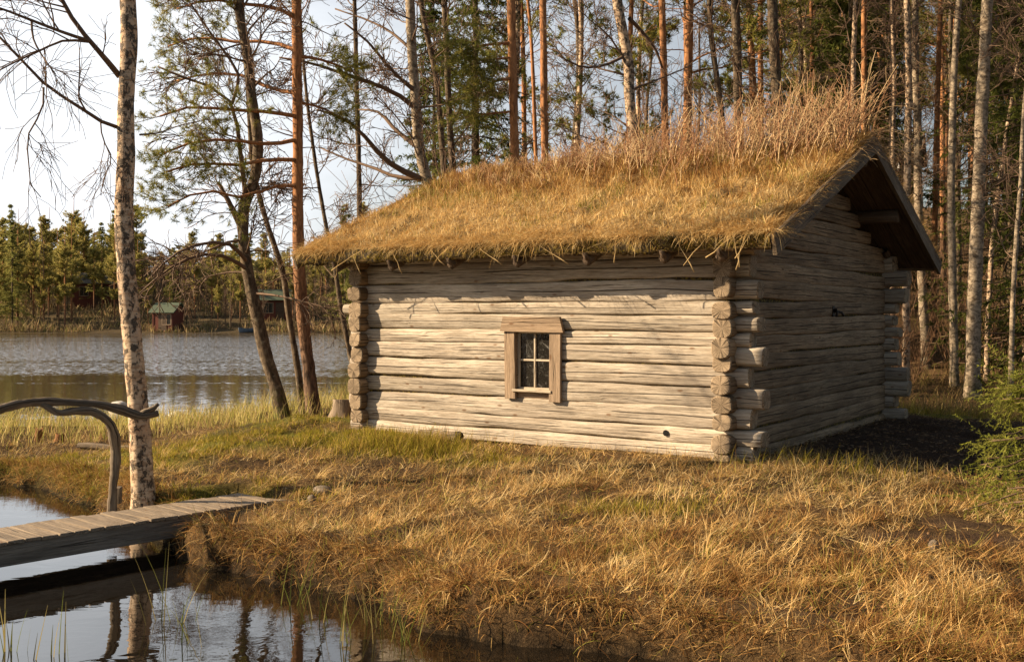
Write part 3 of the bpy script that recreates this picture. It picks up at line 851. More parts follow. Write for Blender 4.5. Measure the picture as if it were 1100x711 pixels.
tx = np.linspace(-RX + 0.005, RX - 0.005, 130); ty = np.concatenate([np.linspace(-RY - 0.05, -RY + 0.3, 14)[:-1], np.linspace(-RY + 0.3, RY - 0.3, 90), np.linspace(RY - 0.3, RY + 0.05, 14)[1:]])
TX, TY = np.meshgrid(tx, ty)
tv = np.stack([TX, TY, turf_z(TX, TY)], -1).reshape(-1, 3)
n2, n1 = len(ty), len(tx)
i, j = np.meshgrid(np.arange(n2 - 1), np.arange(n1 - 1), indexing='ij')
tq = np.stack([i * n1 + j, i * n1 + j + 1, (i + 1) * n1 + j + 1, (i + 1) * n1 + j], -1).reshape(-1, 4)
m = MB(); m.add(tv, [tq])
tb = tv.copy(); tb[:, 2] = zroof(TY).ravel() - 0.008
m.add(tb, [tq[:, ::-1]])
m.build('turf', M['turf'], cab)

# moss fringe under the front lip: lumpy clumps along the eave
m = MB(); rm = np.random.default_rng(8)
mx_ = np.linspace(-RX + 0.01, RX - 0.01, 520); K_ = 14; th_ = np.linspace(0, 2 * np.pi, K_, endpoint=False)
bulge = 1 + 0.55 * (fbm(mx_[:, None] * 7 + 0 * th_, 0 * mx_[:, None] + th_[None] * 1.2, 4) - 0.5) + 0.5 * (fbm(mx_[:, None] * 24, th_[None] * 2.5 + 3, 3) - 0.5)
hgt_ = 0.078 + 0.03 * (fbm(mx_ * 1.7, 0 * mx_ + 5) - 0.5) * 2
my_ = -RY - 0.018 + 0.048 * np.cos(th_)[None] * bulge; mz_ = (zroof(RY) + 0.035 + 0 * mx_)[:, None] + hgt_[:, None] * np.sin(th_)[None] * bulge
mv = np.stack([np.repeat(mx_[:, None], K_, 1), my_, mz_], -1).reshape(-1, 3)
i, j = np.meshgrid(np.arange(519), np.arange(K_), indexing='ij'); j2 = (j + 1) % K_
m.add(mv, [np.stack([i * K_ + j, i * K_ + j2, (i + 1) * K_ + j2, (i + 1) * K_ + j], -1).reshape(-1, 4)])
m.build('eave_moss', M['moss'], cab)

STRAWS = np.array([(0.63, 0.425, 0.18), (0.54, 0.335, 0.125), (0.42, 0.235, 0.08), (0.70, 0.52, 0.26), (0.27, 0.135, 0.046), (0.165, 0.075, 0.028)])


def straw_tint(n, shade, green=None):
    """shade 0 = palest straw, 1 = brown"""
    r = rng.random(n)
    k = np.clip(np.floor((shade * 0.75 + r * 0.55) * 5.0), 0, 5).astype(int)
    order = np.array([3, 0, 1, 2, 4, 5])
    c = STRAWS[order[k]] * rng.uniform(0.75, 1.15, (n, 1))
    if green is not None:
        g = np.array([0.22, 0.205, 0.042]) * rng.uniform(0.6, 1.4, (n, 1))
        msk = rng.random(n) < green
        c[msk] = g[msk]
    return c


def roof_grass():
    m = MB()
    n = 60000
    x = rng.uniform(-RX + 0.03, RX - 0.03, n); y = -RY - 0.03 + (RY + 0.45) * rng.random(n) ** 1.05
    z = turf_z(x, y) - 0.012
    pat = fbm(x * 1.3, y * 1.6); clump = fbm(x * 6.5 + 3, y * 6.5, 3); up = sstep(-2.6, -0.6, y)
    head = -np.pi / 2 + rng.normal(0, 2.2, n)
    L = rng.uniform(0.04, 0.14, n) * (0.5 + 0.9 * clump) * (1 + 0.6 * up)
    tl = rng.uniform(R(25), R(98), n) * (1 - 0.35 * up * rng.random(n)); bd = rng.normal(0, R(32), n); z = z + rng.uniform(0, 0.03, n)
    sh = np.clip(-0.22 + 0.85 * up + 1.1 * (pat - 0.5) + 2.8 * (0.5 - clump), 0, 1.15)
    gr = np.clip(0.45 * sstep(0.5, 0.64, fbm(x * 1.7 + 20, y * 1.7)) * sstep(0.45, 0.6, clump) + 0.04, 0, 1)
    v, fs, t = blades(np.stack([x, y, z], 1), head, tl, bd, L, rng.uniform(0.004, 0.0095, n), 3, straw_tint(n, sh, gr))
    m.add(v, fs, t)
    # fine straw hanging over the eave, thin and ragged
    n = 26000
    x = rng.uniform(-RX - 0.02, RX + 0.02, n); cl = 0.6 * fbm(x * 4, 0 * x + 3, 3) + 0.4 * fbm(x * 19, 0 * x + 8, 2)
    keep = rng.random(n) < 0.25 + 1.1 * sstep(0.38, 0.62, cl)
    x = x[keep]; n = len(x); cl = cl[keep]
    y = -RY + rng.uniform(-0.075, 0.25, n); z = np.maximum(turf_z(np.clip(x, -RX, RX), y), zroof(RY) + 0.12) + rng.uniform(-0.02, 0.035, n)
    head = -np.pi / 2 + rng.normal(0, 1.1, n)
    L = rng.uniform(0.06, 0.22, n) * (0.3 + 1.4 * cl) * np.where(rng.random(n) < 0.06, 2.0, 1.0)
    v, fs, t = blades(np.stack([x, y, z], 1), head, rng.uniform(R(55), R(105), n), rng.uniform(R(10), R(80), n), L, rng.uniform(0.003, 0.006, n), 4, straw_tint(n, np.clip(rng.normal(0.05, 0.22, n), 0, 1)))
    m.add(v, fs, t)
    # mossy fuzz on the turf edge
    n = 9000
    x = rng.uniform(-RX, RX, n); k = rng.random(n) < sstep(0.35, 0.6, fbm(x * 3 + 7, 0 * x)); x = x[k]; n = len(x)
    mt = np.array([(0.16, 0.115, 0.02), (0.10, 0.075, 0.016), (0.07, 0.04, 0.014), (0.22, 0.17, 0.03), (0.24, 0.15, 0.06)])
    v, fs, t = blades(np.stack([x, np.full(n, -RY - 0.062) + rng.normal(0, .006, n), zroof(RY) + rng.uniform(-0.01, 0.13, n)], 1), -np.pi / 2 + rng.normal(0, 0.8, n), rng.uniform(R(40), R(120), n), rng.uniform(0, R(60), n),
                      rng.uniform(0.02, 0.055, n), rng.uniform(0.004, 0.008, n), 2, mt[rng.integers(0, 5, n)])
    m.add(v, fs, t)
    for sx in (-1, 1):
        n = 5200 if sx < 0 else 3600
        y = rng.uniform(-RY, RY, n); x = sx * (RX - rng.uniform(-0.02, 0.16, n)); z = turf_z(np.clip(x, -RX + 0.02, RX - 0.02), y)
        head = (0 if sx > 0 else np.pi) + rng.normal(0, 0.7, n)
        v, fs, t = blades(np.stack([x, y, z], 1), head, rng.uniform(R(20), R(80), n), rng.uniform(R(20), R(85), n), rng.uniform(0.08, 0.24, n), rng.uniform(0.004, 0.008, n), 3,
                          straw_tint(n, np.clip(rng.normal(0.3, 0.25, n), 0, 1)))
        m.add(v, fs, t)
    # rear slope, thinner
    n = 9000
    x = rng.uniform(-RX, RX, n); y = rng.uniform(0.3, RY, n); z = turf_z(x, y) - 0.01
    v, fs, t = blades(np.stack([x, y, z], 1), rng.uniform(0, 6.3, n), rng.uniform(R(10), R(70), n), rng.uniform(R(10), R(70), n), rng.uniform(0.1, 0.3, n), rng.uniform(0.005, 0.009, n), 3, straw_tint(n, np.full(n, 0.5)))
    m.add(v, fs, t)
    # a few long dangling stalks below the front eave
    xs_ = [-2.35, -2.2, -1.95, -1.55, -1.0, -0.35, 0.42, 1.5, 2.15, 2.55, 2.78, 2.86, 2.93, 3.0]
    pth = []
    for xx in xs_:
        a_ = rng.normal(0, 0.12); l_ = rng.uniform(0.2, 0.4)
        pth.append([(xx + a_ * k * 0.5 + rng.normal(0, 0.006), -RY - 0.06 - 0.02 * min(k, 2), zroof(RY) + 0.14 - l_ * k / 5) for k in range(6)])
    v, fs, lc = tubes(np.array(pth), np.tile(np.array([0.005, 0.0045, 0.004, 0.004, 0.006, 0.007]), (len(xs_), 1)), 4)
    m.add(v, fs, (0.5, 0.36, 0.18))
    return tag(m.build('roof_grass', M['straw'], cab), kind='stuff')


roof_grass()


# ------------------------------------------------------------------ branches
def gen(par, rad, n, t0, t1, ang, angsd, l0, l1, Sg, up, wig, rk, rmin, rnd, taper=0.5, rl=0.013, flat=0.0):
    N, S, _ = par.shape
    pi = np.repeat(np.arange(N), n); Mn = N * n
    t = rnd.uniform(t0, t1, Mn); f = np.clip(t * (S - 1), 0, S - 1.001); i = f.astype(int); w = (f - i)[:, None]
    pos = par[pi, i] * (1 - w) + par[pi, i + 1] * w
    tan = nrm(par[pi, i + 1] - par[pi, i]); r = rad[pi, i] * (1 - w[:, 0]) + rad[pi, i + 1] * w[:, 0]
    rv = rnd.normal(size=(Mn, 3)); rv[:, 2] *= (1 - flat)
    perp = nrm(rv - (rv * tan).sum(1, keepdims=True) * tan)
    a = rnd.normal(ang, angsd, Mn)[:, None]
    d = tan * np.cos(a) + perp * np.sin(a)
    L = rnd.uniform(l0, l1, Mn) * (1 - taper * t)
    out = [pos]
    for s in range(Sg):
        d = nrm(d + np.array([0, 0, up]) + wig * rnd.normal(size=(Mn, 3)))
        pos = pos + d * (L / Sg)[:, None]; out.append(pos)
    paths = np.stack(out, 1)
    r0 = np.maximum(np.minimum(r * rk, L * rl), rmin)
    radii = r0[:, None] + (rmin - r0)[:, None] * np.linspace(0, 1, Sg + 1)[None] ** 0.8
    return paths, radii


def needles(paths, k, t0, ln, wd, spread, rnd, tint, tvar=0.3, droop=0.0):
    N, S, _ = paths.shape
    pi = np.repeat(np.arange(N), k); t = rnd.uniform(t0, 1, N * k)
    f = np.clip(t * (S - 1), 0, S - 1.001); i = f.astype(int); w = (f - i)[:, None]
    pos = paths[pi, i] * (1 - w) + paths[pi, i + 1] * w
    tan = nrm(paths[pi, i + 1] - paths[pi, i])
    d = nrm(tan * (1 - spread) + spread * nrm(rnd.normal(size=(N * k, 3))) + np.array([0, 0, -droop]))
    L = ln * rnd.uniform(0.6, 1.25, N * k)[:, None]
    sd = nrm(np.cross(d, rnd.normal(size=d.shape))) * wd * 0.5
    v = np.stack([pos - sd, pos + sd, pos + d * L], 1).reshape(-1, 3)
    fi = np.arange(N * k * 3).reshape(-1, 3)
    c = np.asarray(tint)[rnd.integers(0, len(tint), N)] * rnd.uniform(1 - tvar, 1 + tvar, (N, 1))
    return v, [fi], np.repeat(c[pi], 3, 0)


def roof_canes():
    m = MB(); rn = np.random.default_rng(41)
    n = 900
    x = -RX + 0.25 + (2 * RX - 0.3) * rn.random(n) ** 0.75; y = rn.normal(-0.32, 0.42, n)
    y = np.clip(y, -1.7, 0.5)
    k = sstep(-2.6, 2.2, x)
    h = (0.14 + 0.72 * k) * rn.uniform(0.35, 1.25, n) * (1 - 0.35 * sstep(0.4, 1.6, np.abs(y + 0.2)))
    cl = fbm(x * 3.2, y * 3.2); h = h * (0.55 + 0.9 * cl)
    root = np.stack([x, y, turf_z(x, y) - 0.02], 1)
    d = nrm(np.stack([rn.normal(0.10, 0.22, n), rn.normal(0, 0.22, n), np.ones(n)], 1))
    pos = root; out = [pos]
    cv = np.stack([rn.normal(0.05, 0.12, n), rn.normal(0, 0.1, n), np.full(n, -0.03)], 1)
    for s in range(5):
        d = nrm(d + cv + rn.normal(0, 0.07, (n, 3))); pos = pos + d * (h / 5)[:, None]; out.append(pos)
    pth = np.stack(out, 1); rad = np.linspace(0.0056, 0.0026, 6)[None] * rn.uniform(0.7, 1.35, (n, 1))
    tones = np.array([(0.44, 0.28, 0.15), (0.34, 0.19, 0.105), (0.24, 0.125, 0.07), (0.56, 0.40, 0.22)])
    ti = tones[rn.integers(0, 4, n)] * rn.uniform(0.7, 1.15, (n, 1))
    v, fs, lc = tubes(pth, rad, 3); m.add(v, fs, np.repeat(ti, 18, 0))
    p2, r2 = gen(pth, rad, 6, 0.3, 1.0, R(48), R(20), 0.10, 0.34, 4, 0.02, 0.2, 0.7, 0.002, rn)
    v, fs, lc = tubes(p2, r2, 3); m.add(v, fs, np.repeat(np.repeat(ti, 6, 0), 15, 0))
    # arching briars tumbling over the verge at the ridge end
    bs = []
    for q in range(34):
        p0 = np.array([RX - rn.uniform(0.0, 0.5), rn.uniform(-0.7, 0.8), 0]); p0[2] = turf_z(p0[0] - 0.05, p0[1])
        dd = nrm(np.array([rn.uniform(0.2, 0.9), rn.uniform(-0.3, 0.9), rn.uniform(0.3, 1.0)])); L = rn.uniform(0.4, 1.0); pp = [p0]
        for s in range(9):
            dd = nrm(dd + np.array([0.03, 0.03, -0.20]) + rn.normal(0, 0.09, 3)); pp.append(pp[-1] + dd * L / 9)
        bs.append(pp)
    bs = np.array(bs); br = np.tile(np.linspace(0.0055, 0.0025, 10), (len(bs), 1))
    v, fs, lc = tubes(bs, br, 4); m.add(v, fs, (0.40, 0.27, 0.15))
    p2, r2 = gen(bs, br, 5, 0.3, 1.0, R(45), R(15), 0.08, 0.22, 3, -0.05, 0.2, 0.7, 0.0016, rn)
    v, fs, lc = tubes(p2, r2, 3); m.add(v, fs, (0.40, 0.27, 0.15))
    return tag(m.build('roof_canes', M['stem'], cab), kind='stuff')


roof_canes()


# ------------------------------------------------------------------ trees
def resample(pts, n):
    pts = np.asarray(pts, float)
    d = np.concatenate([[0], np.cumsum(np.linalg.norm(np.diff(pts, axis=0), axis=1))])
    t = np.linspace(0, d[-1], n)
    # smooth interpolation through the points (Catmull-Rom by numpy cubic on each axis)
    out = np.empty((n, 3))
    m = np.gradient(pts, d, axis=0)
    k = np.clip(np.searchsorted(d, t, side='right') - 1, 0, len(d) - 2)
    h = (d[k + 1] - d[k]); s = ((t - d[k]) / h)[:, None]; h = h[:, None]
    out = (2 * s ** 3 - 3 * s ** 2 + 1) * pts[k] + (s ** 3 - 2 * s ** 2 + s) * h * m[k] + (-2 * s ** 3 + 3 * s ** 2) * pts[k + 1] + (s ** 3 - s ** 2) * h * m[k + 1]
    return out


PINE_G = np.array([(0.25, 0.235, 0.055), (0.20, 0.195, 0.05), (0.30, 0.26, 0.075), (0.16, 0.165, 0.045)])
SPRUCE_G = np.array([(0.085, 0.10, 0.024), (0.11, 0.12, 0.03), (0.14, 0.142, 0.04), (0.065, 0.08, 0.022)])


def trunk_path(pts, Y, total, seed, yslope=0.0):
    """photo-traced stem -> path from the ground up; hidden bases are carried down to the ground"""
    w = [P(px, py, Y) for px, py in pts]
    b = w[0]; g = float(gz(b[0], b[1]))
    if b[2] - g > 0.25:
        d = w[0] - w[1]; d = d / max(abs(d[2]), 1e-3)
        nb = b + d * (b[2] - g) * 0.6; nb[2] = g - 0.12; nb[1] = Y
        w.insert(0, nb)
    else:
        w[0] = np.array([b[0], b[1], g - 0.12])
    d = nrm(w[-1] - w[-2])
    while w[-1][2] < total:
        d = nrm(d + np.array([0, 0, 0.25]) + np.random.default_rng(seed + len(w)).normal(0, 0.05, 3))
        w.append(w[-1] + d * 1.3)
    return np.array(w)


def make_trunk(path, r0, r1, bark, root, seed, name='trunk', sides=16, flare=0.45, step=0.12):
    L = np.linalg.norm(np.diff(path, axis=0), axis=1).sum()
    n = max(12, int(L / step)); rs = np.random.default_rng(seed)
    p = resample(path, n); t = np.linspace(0, 1, n)
    p[:, :2] += 0.02 * (np.stack([fbm(t * L * 0.9 + seed, 0 * t), fbm(t * L * 0.9, 0 * t + seed)], 1) - 0.5)
    rad = r0 + (r1 - r0) * t
    rad = rad * (1 + flare * np.exp(-(t * L) / 0.28)) * (1 + 0.06 * (fbm(t * L * 2 + seed, 0 * t + 3) - 0.5) * 2)
    v, fs, lc = tubes(p[None], rad[None], sides, rough=0.16, rnd=rs)
    m = MB(); m.add(v, fs, lc=lc)
    return p[None], rad[None], (m, name, bark)


def bare_crown(root, tp, tr, trunk, seed, limbs=None, n1=26, t0=0.25, l=(1.2, 2.6), up=0.05, n2=6, n3=5, dens=1.0, twig_r=0.0052, barkm=None, hang=0.0, lobark=None, ang=62, t1=0.98):
    rn = np.random.default_rng(seed)
    m = MB()
    P1, R1 = gen(tp, tr, n1, t0, t1, R(ang), R(14), l[0], l[1], 7, up, 0.13, 0.55, 0.004, rn, taper=0.45)
    sets = [(P1, R1)]
    if limbs is not None:
        for lp, a, b in limbs:
            q = resample(lp, 8)[None]; sets.append((q, np.linspace(a, b, 8)[None]))
    PA = np.concatenate([s[0] for s in sets]); RA = np.concatenate([s[1] for s in sets])
    v, fs, lc = tubes(PA, RA, 5, rough=0.15, rnd=rn); trunk[0].add(v, fs, lc=lc, mat=1)
    trunk[0].build(trunk[1], [trunk[2], M['twig'] if barkm is None else barkm], root)
    P2, R2 = gen(PA, RA, n2, 0.2, 1.0, R(42), R(15), 0.35, 1.0, 5, 0.02 - hang, 0.17, 0.6, twig_r * 1.2, rn, taper=0.3)
    v, fs, lc = tubes(P2, R2, 4); m.add(v, fs, lc=lc)
    P3, R3 = gen(P2, R2, n3, 0.15, 1.0, R(40), R(16), 0.18, 0.5, 3, -hang, 0.2, 0.7, twig_r, rn, taper=0.3)
    v, fs, lc = tubes(P3, R3, 3); m.add(v, fs, lc=lc)
    return m.build('crown', M['twig'] if barkm is None else barkm, root)


def pine_crown(root, tp, tr, trunk, seed, n1=30, t0=0.35, l=(1.2, 2.6), n2=5, nn=26, tufts=0.5, dead=6, needle=0.11, wd=0.011, limbs=None, up=0.04, bias=None):
    rn = np.random.default_rng(seed)
    P1, R1 = gen(tp, tr, n1, t0, 0.99, R(76), R(12), l[0], l[1], 6, up, 0.12, 0.4, 0.006, rn, taper=0.45)
    if limbs is not None:
        q = [resample(lp, 7) for lp, a, b in limbs]
        P1 = np.concatenate([P1, np.array(q)]); R1 = np.concatenate([R1, np.array([np.linspace(a, b, 7) for lp, a, b in limbs])])
    m = trunk[0]
    v, fs, lc = tubes(P1, R1, 5); m.add(v, fs, lc=lc)
    if dead:
        PD, RD = gen(tp, tr, dead, 0.15, t0 + 0.08, R(82), R(10), 0.4, 1.3, 5, 0.0, 0.14, 0.3, 0.004, rn, taper=0.2)
        v, fs, lc = tubes(PD, RD, 4); m.add(v, fs, lc=lc, mat=1)
        PE, RE = gen(PD, RD, 4, 0.3, 1.0, R(45), R(15), 0.15, 0.4, 3, 0.0, 0.2, 0.6, 0.003, rn)
        v, fs, lc = tubes(PE, RE, 3); m.add(v, fs, lc=lc, mat=1)
    m.build(trunk[1], [trunk[2], M['twig']], root)
    c = MB()
    P2, R2 = gen(P1, R1, n2, 0.3, 1.0, R(46), R(14), 0.35, 0.9, 4, 0.06, 0.16, 0.55, 0.004, rn, taper=0.2, flat=0.5)
    if limbs is not None:
        Pb, Rb = gen(P1[-len(limbs):], R1[-len(limbs):], 16, 0.42, 1.0, R(44), R(14), 0.35, 0.95, 4, 0.08, 0.16, 0.55, 0.004, rn, taper=0.2, flat=0.3)
        P2 = np.concatenate([P2, Pb]); R2 = np.concatenate([R2, Rb])
    v, fs, lc = tubes(P2, R2, 3); c.add(v, fs, lc=lc, mat=1)
    P3, R3 = gen(P2, R2, 4, 0.3, 1.0, R(40), R(14), 0.12, 0.32, 2, 0.08, 0.15, 0.55, 0.003, rn, taper=0.1)
    for PP in (P2, P3):
        v, fs, t = needles(PP, nn if PP is P3 else nn // 2, 0.45, needle, wd, 0.62, rn, PINE_G); c.add(v, fs, t, smooth=False)
    c.build('crown', [M['needle'], M['twig']], root)


def spruce(root, H, r0, seed, base=0.6, width=2.0, k=26, tint=None, ln=0.10, wd=0.022, layers=None, limb_t=None):
    rn = np.random.default_rng(seed)
    path = np.array([(0, 0, -0.1), (0.02, 0.01, H * 0.5), (0, 0, H)])
    p = resample(path, 20)[None]; rad = np.linspace(r0, 0.012, 20)[None]
    m = MB(); v, fs, lc = tubes(p, rad, 9, rough=0.1, rnd=rn); m.add(v, fs, lc=lc)
    nl = layers or int((H - base) / 0.36)
    P1 = []; R1 = []
    for i in range(nl):
        z = base + (H - base) * (i + rn.uniform(-0.3, 0.3)) / nl
        f = 1 - (z / H)
        for b in range(int(rn.integers(6, 9))):
            a = rn.uniform(0, 2 * np.pi); L = width * (f ** 0.75) * rn.uniform(0.65, 1.1) + 0.12
            d = np.array([math.cos(a), math.sin(a), 0.12]); pos = np.array([0, 0, z]); pp = [pos]
            for s in range(6):
                d = nrm(d + np.array([0, 0, -0.16 + 0.055 * s]) + rn.normal(0, 0.05, 3)); pos = pos + d * L / 6; pp.append(pos)
            P1.append(pp); R1.append(np.linspace(0.007 + 0.007 * L, 0.004, 7))
    P1 = np.array(P1); R1 = np.array(R1)
    v, fs, lc = tubes(P1, R1, 4); m.add(v, fs, lc=lc, mat=1); m.build('trunk', [M['grey'], M['twig']], root)
    P2, R2 = gen(P1, R1, 11, 0.12, 1.0, R(52), R(10), 0.18, 0.55, 3, -0.12, 0.10, 0.6, 0.003, rn, taper=0.25, flat=0.75)
    c = MB(); tn = SPRUCE_G if tint is None else tint
    v, fs, t = needles(P2, k, 0.0, ln, wd, 0.5, rn, tn, droop=0.12); c.add(v, fs, t, smooth=False)
    v, fs, t = needles(P1, k, 0.15, ln, wd, 0.55, rn, tn, droop=0.05); c.add(v, fs, t, smooth=False)
    c.build('crown', M['needle'], root)


def local(path):
    b = path[0] + np.array([0, 0, 0.12])
    return b, path - b


def bare_tree(name, label, cat, pts, Y, wpx0, wpx1, total, seed, bark, limbs=(), group=None, **kw):
    w = trunk_path(pts, Y, total, seed)
    b, lp = local(w)
    root = tag(empty(name, b), label, cat, group)
    tp, tr, o = make_trunk(lp, 0.82 * wpx0 / 2 / F * Y, 0.82 * wpx1 / 2 / F * Y * 0.75, M[bark], root, seed)
    lim = [(np.array([P(px, py, Y + dy) for px, py, dy in l_]) - b, a / 2 / F * Y, c / 2 / F * Y) for l_, a, c in limbs] or None
    bare_crown(root, tp, tr, o, seed + 1, lim, **kw)
    return root


def pine_tree(name, label, pts, Y, wpx0, wpx1, total, seed, limbs=(), group=None, **kw):
    w = trunk_path(pts, Y, total, seed)
    b, lp = local(w)
    root = tag(empty(name, b), label, 'tree', group)
    tp, tr, o = make_trunk(lp, 0.84 * wpx0 / 2 / F * Y, 0.84 * wpx1 / 2 / F * Y * 0.6, M['pine'], root, seed, flare=0.3)
    lim = [(np.array([P(px, py, Y + dy) for px, py, dy in l_]) - b, a / 2 / F * Y, c / 2 / F * Y) for l_, a, c in limbs] or None
    pine_crown(root, tp, tr, o, seed + 1, limbs=lim, **kw)
    return root


# --- the birch by the footbridge
bare_tree('birch_tree', 'peeling birch with rough black and white bark standing by the footbridge', 'tree',
          [(155, 523), (151, 470), (147, 420), (143, 370), (136, 300), (133, 240), (135, 170), (136, 110), (139, 50), (138, 0)], 10.75, 27, 19, 9.5, 21, 'birch',
          limbs=[([(128, 82, 0), (112, 62, -.2), (96, 44, -.4), (78, 20, -.5), (62, -8, -.6), (40, -40, -.8)], 7, 3),
                 ([(127, 137, 0), (108, 130, -.2), (78, 110, -.3), (51, 93, -.5), (34, 76, -.5), (13, 54, -.6), (-10, 30, -.7)], 4.5, 2.5),
                 ([(96, 44, -.4), (71, 36, -.6), (34, 22, -.8), (0, 9, -1.0), (-30, 0, -1.1)], 4, 2),
                 ([(95, 45, -.4), (68, 44, -.6), (40, 56, -.7), (20, 65, -.8), (-5, 78, -.9)], 3, 1.5),
                 ([(47, 94, -.5), (46, 115, -.5), (30, 147, -.6), (31, 176, -.6), (36, 205, -.6), (44, 212, -.6)], 2.2, 1.0),
                 ([(34, 24, -.8), (36, 42, -.8), (44, 58, -.8), (60, 80, -.8)], 2.5, 1.0),
                 ([(108, 130, -.2), (110, 148, -.2), (120, 170, -.1), (112, 190, 0), (108, 210, 0)], 1.8, 0.9),
                 ([(150, 145, 0), (170, 143, .2), (190, 136, .4), (215, 130, .5)], 2.2, 0.9)],
          n1=16, t0=0.5, l=(0.8, 1.9), n2=7, n3=7, twig_r=0.0026, hang=0.10, up=0.05)

# --- leaning alder and companions at the lake edge
bare_tree('alder_tree', 'dark leaning alder forked above a mossy foot at the lake edge', 'tree',
          [(305, 443), (296, 415), (284, 375), (274, 330), (265, 285), (261, 240), (263, 222), (274, 190), (277, 160), (271, 110), (266, 60), (257, 10), (255, -10)], 18.5, 17, 10, 11.5, 31, 'grey',
          limbs=[([(264, 215, 0), (260, 180, -.2), (256, 150, -.3), (249, 112, -.4), (232, 96, -.5), (209, 88, -.6), (170, 72, -.8)], 6, 2),
                 ([(249, 112, -.4), (256, 80, -.3), (240, 55, -.4), (222, 30, -.5), (205, 5, -.6)], 4, 2),
                 ([(257, 240, 0), (247, 220, -.1), (238, 203, -.1), (234, 196, -.1)], 8, 4),
                 ([(267, 290, 0), (240, 275, -.5), (210, 275, -.9), (180, 290, -1.2), (150, 315, -1.4)], 5, 1.5),
                 ([(266, 282, 0), (245, 262, -.6), (215, 262, -1.0), (185, 275, -1.3), (160, 300, -1.5)], 5, 1.5),
                 ([(272, 315, 0), (300, 318, -.5), (330, 325, -.8), (365, 335, -1)], 3, 1.2)],
          n1=38, t0=0.2, l=(1.2, 2.8), n2=9, n3=7, up=-0.01, hang=0.04, twig_r=0.0055, ang=70)
bare_tree('slender_tree', 'thin curved bare tree growing between the alder and the red pine', 'tree',
          [(326, 430), (320, 400), (312, 350), (304, 294), (292, 255), (281, 220), (272, 180), (268, 120), (262, 40)], 19.4, 9, 5, 8.5, 41, 'grey', n1=24, t0=0.3, l=(0.7, 1.6), n2=6, n3=5, twig_r=0.005)
pine_tree('pine_tree', 'red barked pine with needled boughs reaching over the lake beside the alder',
          [(338, 435), (332, 400), (326, 350), (322, 300), (320, 240), (320, 150), (319, 80), (318, 0)], 19.0, 17, 12, 13, 51,
          limbs=[([(319, 150, 0), (290, 155, -.6), (262, 152, -1.0), (235, 150, -1.3), (200, 155, -1.6), (175, 165, -1.7)], 5, 2),
                 ([(319, 172, 0), (285, 172, -.6), (250, 178, -1.0), (215, 175, -1.3), (178, 185, -1.6)], 5, 2),
                 ([(320, 200, 0), (295, 200, -.4), (260, 212, -.8), (220, 205, -1.0), (180, 222, -1.3)], 4, 1.8),
                 ([(319, 100, 0), (290, 95, .5), (255, 80, .8), (220, 80, 1.0), (185, 88, 1.2)], 5, 2),
                 ([(319, 55, 0), (290, 45, .3), (250, 45, .4), (215, 40, .5), (180, 50, .6)], 5, 2),
                 ([(319, 20, 0), (295, 8, -.3), (262, 5, -.5), (225, 0, -.7), (190, 10, -.8)], 5, 2),
                 ([(319, 125, 0), (285, 120, -.8), (245, 118, -1.4), (205, 115, -1.8), (172, 125, -2.1)], 5, 2),
                 ([(320, 60, 0), (350, 66, .5), (380, 78, .8)], 4, 2), ([(320, 110, 0), (345, 116, .4), (370, 128, .6)], 3.5, 1.5)],
          n1=18, t0=0.5, l=(1.2, 2.6), n2=8, nn=44, dead=12, wd=0.0075, needle=0.11)
bare_tree('slender_tree', 'straight thin bare tree rising behind the left end of the turf eave', 'tree', [(386, 300), (386, 240), (385, 160), (383, 80), (381, 0)], 24, 8, 6, 12, 61, 'grey',
          n1=34, t0=0.2, l=(0.8, 2.0), n2=6, n3=4, ang=68)
bare_tree('slender_tree', 'thin leaning sapling beside the log ends of the cabin corner', 'tree', [(383, 415), (374, 370), (366, 330), (361, 295), (350, 240), (338, 170), (330, 110)], 21, 7, 4, 7, 71, 'grey',
          n1=20, t0=0.3, l=(0.6, 1.5), n2=6, n3=4)
bare_tree('bare_tree', 'pale grey bare tree with long boughs sweeping out over the water', 'tree', [(468, 235), (461, 204), (455, 180), (449, 150), (447, 110), (443, 60), (440, 0)], 21.5, 17, 12, 12, 81, 'palegrey',
          limbs=[([(446, 116, 0), (425, 100, -.3), (395, 88, -.6), (365, 78, -.9), (335, 68, -1.1), (300, 62, -1.3)], 6, 2),
                 ([(452, 192, 0), (430, 182, -.2), (412, 170, -.4), (395, 150, -.6), (370, 128, -.8), (340, 118, -1.0)], 8, 2),
                 ([(452, 192, 0), (425, 190, .3), (400, 180, .6), (375, 172, .9), (342, 158, 1.1)], 5, 1.6),
                 ([(450, 160, 0), (425, 140, .3), (405, 120, .6), (385, 118, .9)], 6, 2), ([(448, 100, 0), (420, 75, -.4), (395, 45, -.7), (370, 25, -.9)], 5, 2),
                 ([(443, 55, 0), (420, 35, .4), (395, 22, .8), (360, 10, 1.0)], 4, 1.5)],
          n1=30, t0=0.3, l=(1.2, 2.6), n2=7, n3=5, twig_r=0.0055)
bare_tree('bare_tree', 'grey bare tree with a bowed stem left of the green spruce', 'tree', [(481, 225), (478, 195), (473, 130), (466, 70), (457, 30), (452, 0)], 23, 9, 7, 12, 91, 'grey', n1=26, t0=0.3, l=(1, 2.3), n2=6, n3=4)
bare_tree('bare_tree', 'grey bare tree standing close before the green spruce', 'tree', [(490, 225), (487, 190), (482, 110), (480, 60), (477, 0)], 24, 10, 8, 13, 95, 'grey', n1=26, t0=0.3, l=(1, 2.3), n2=6, n3=4)

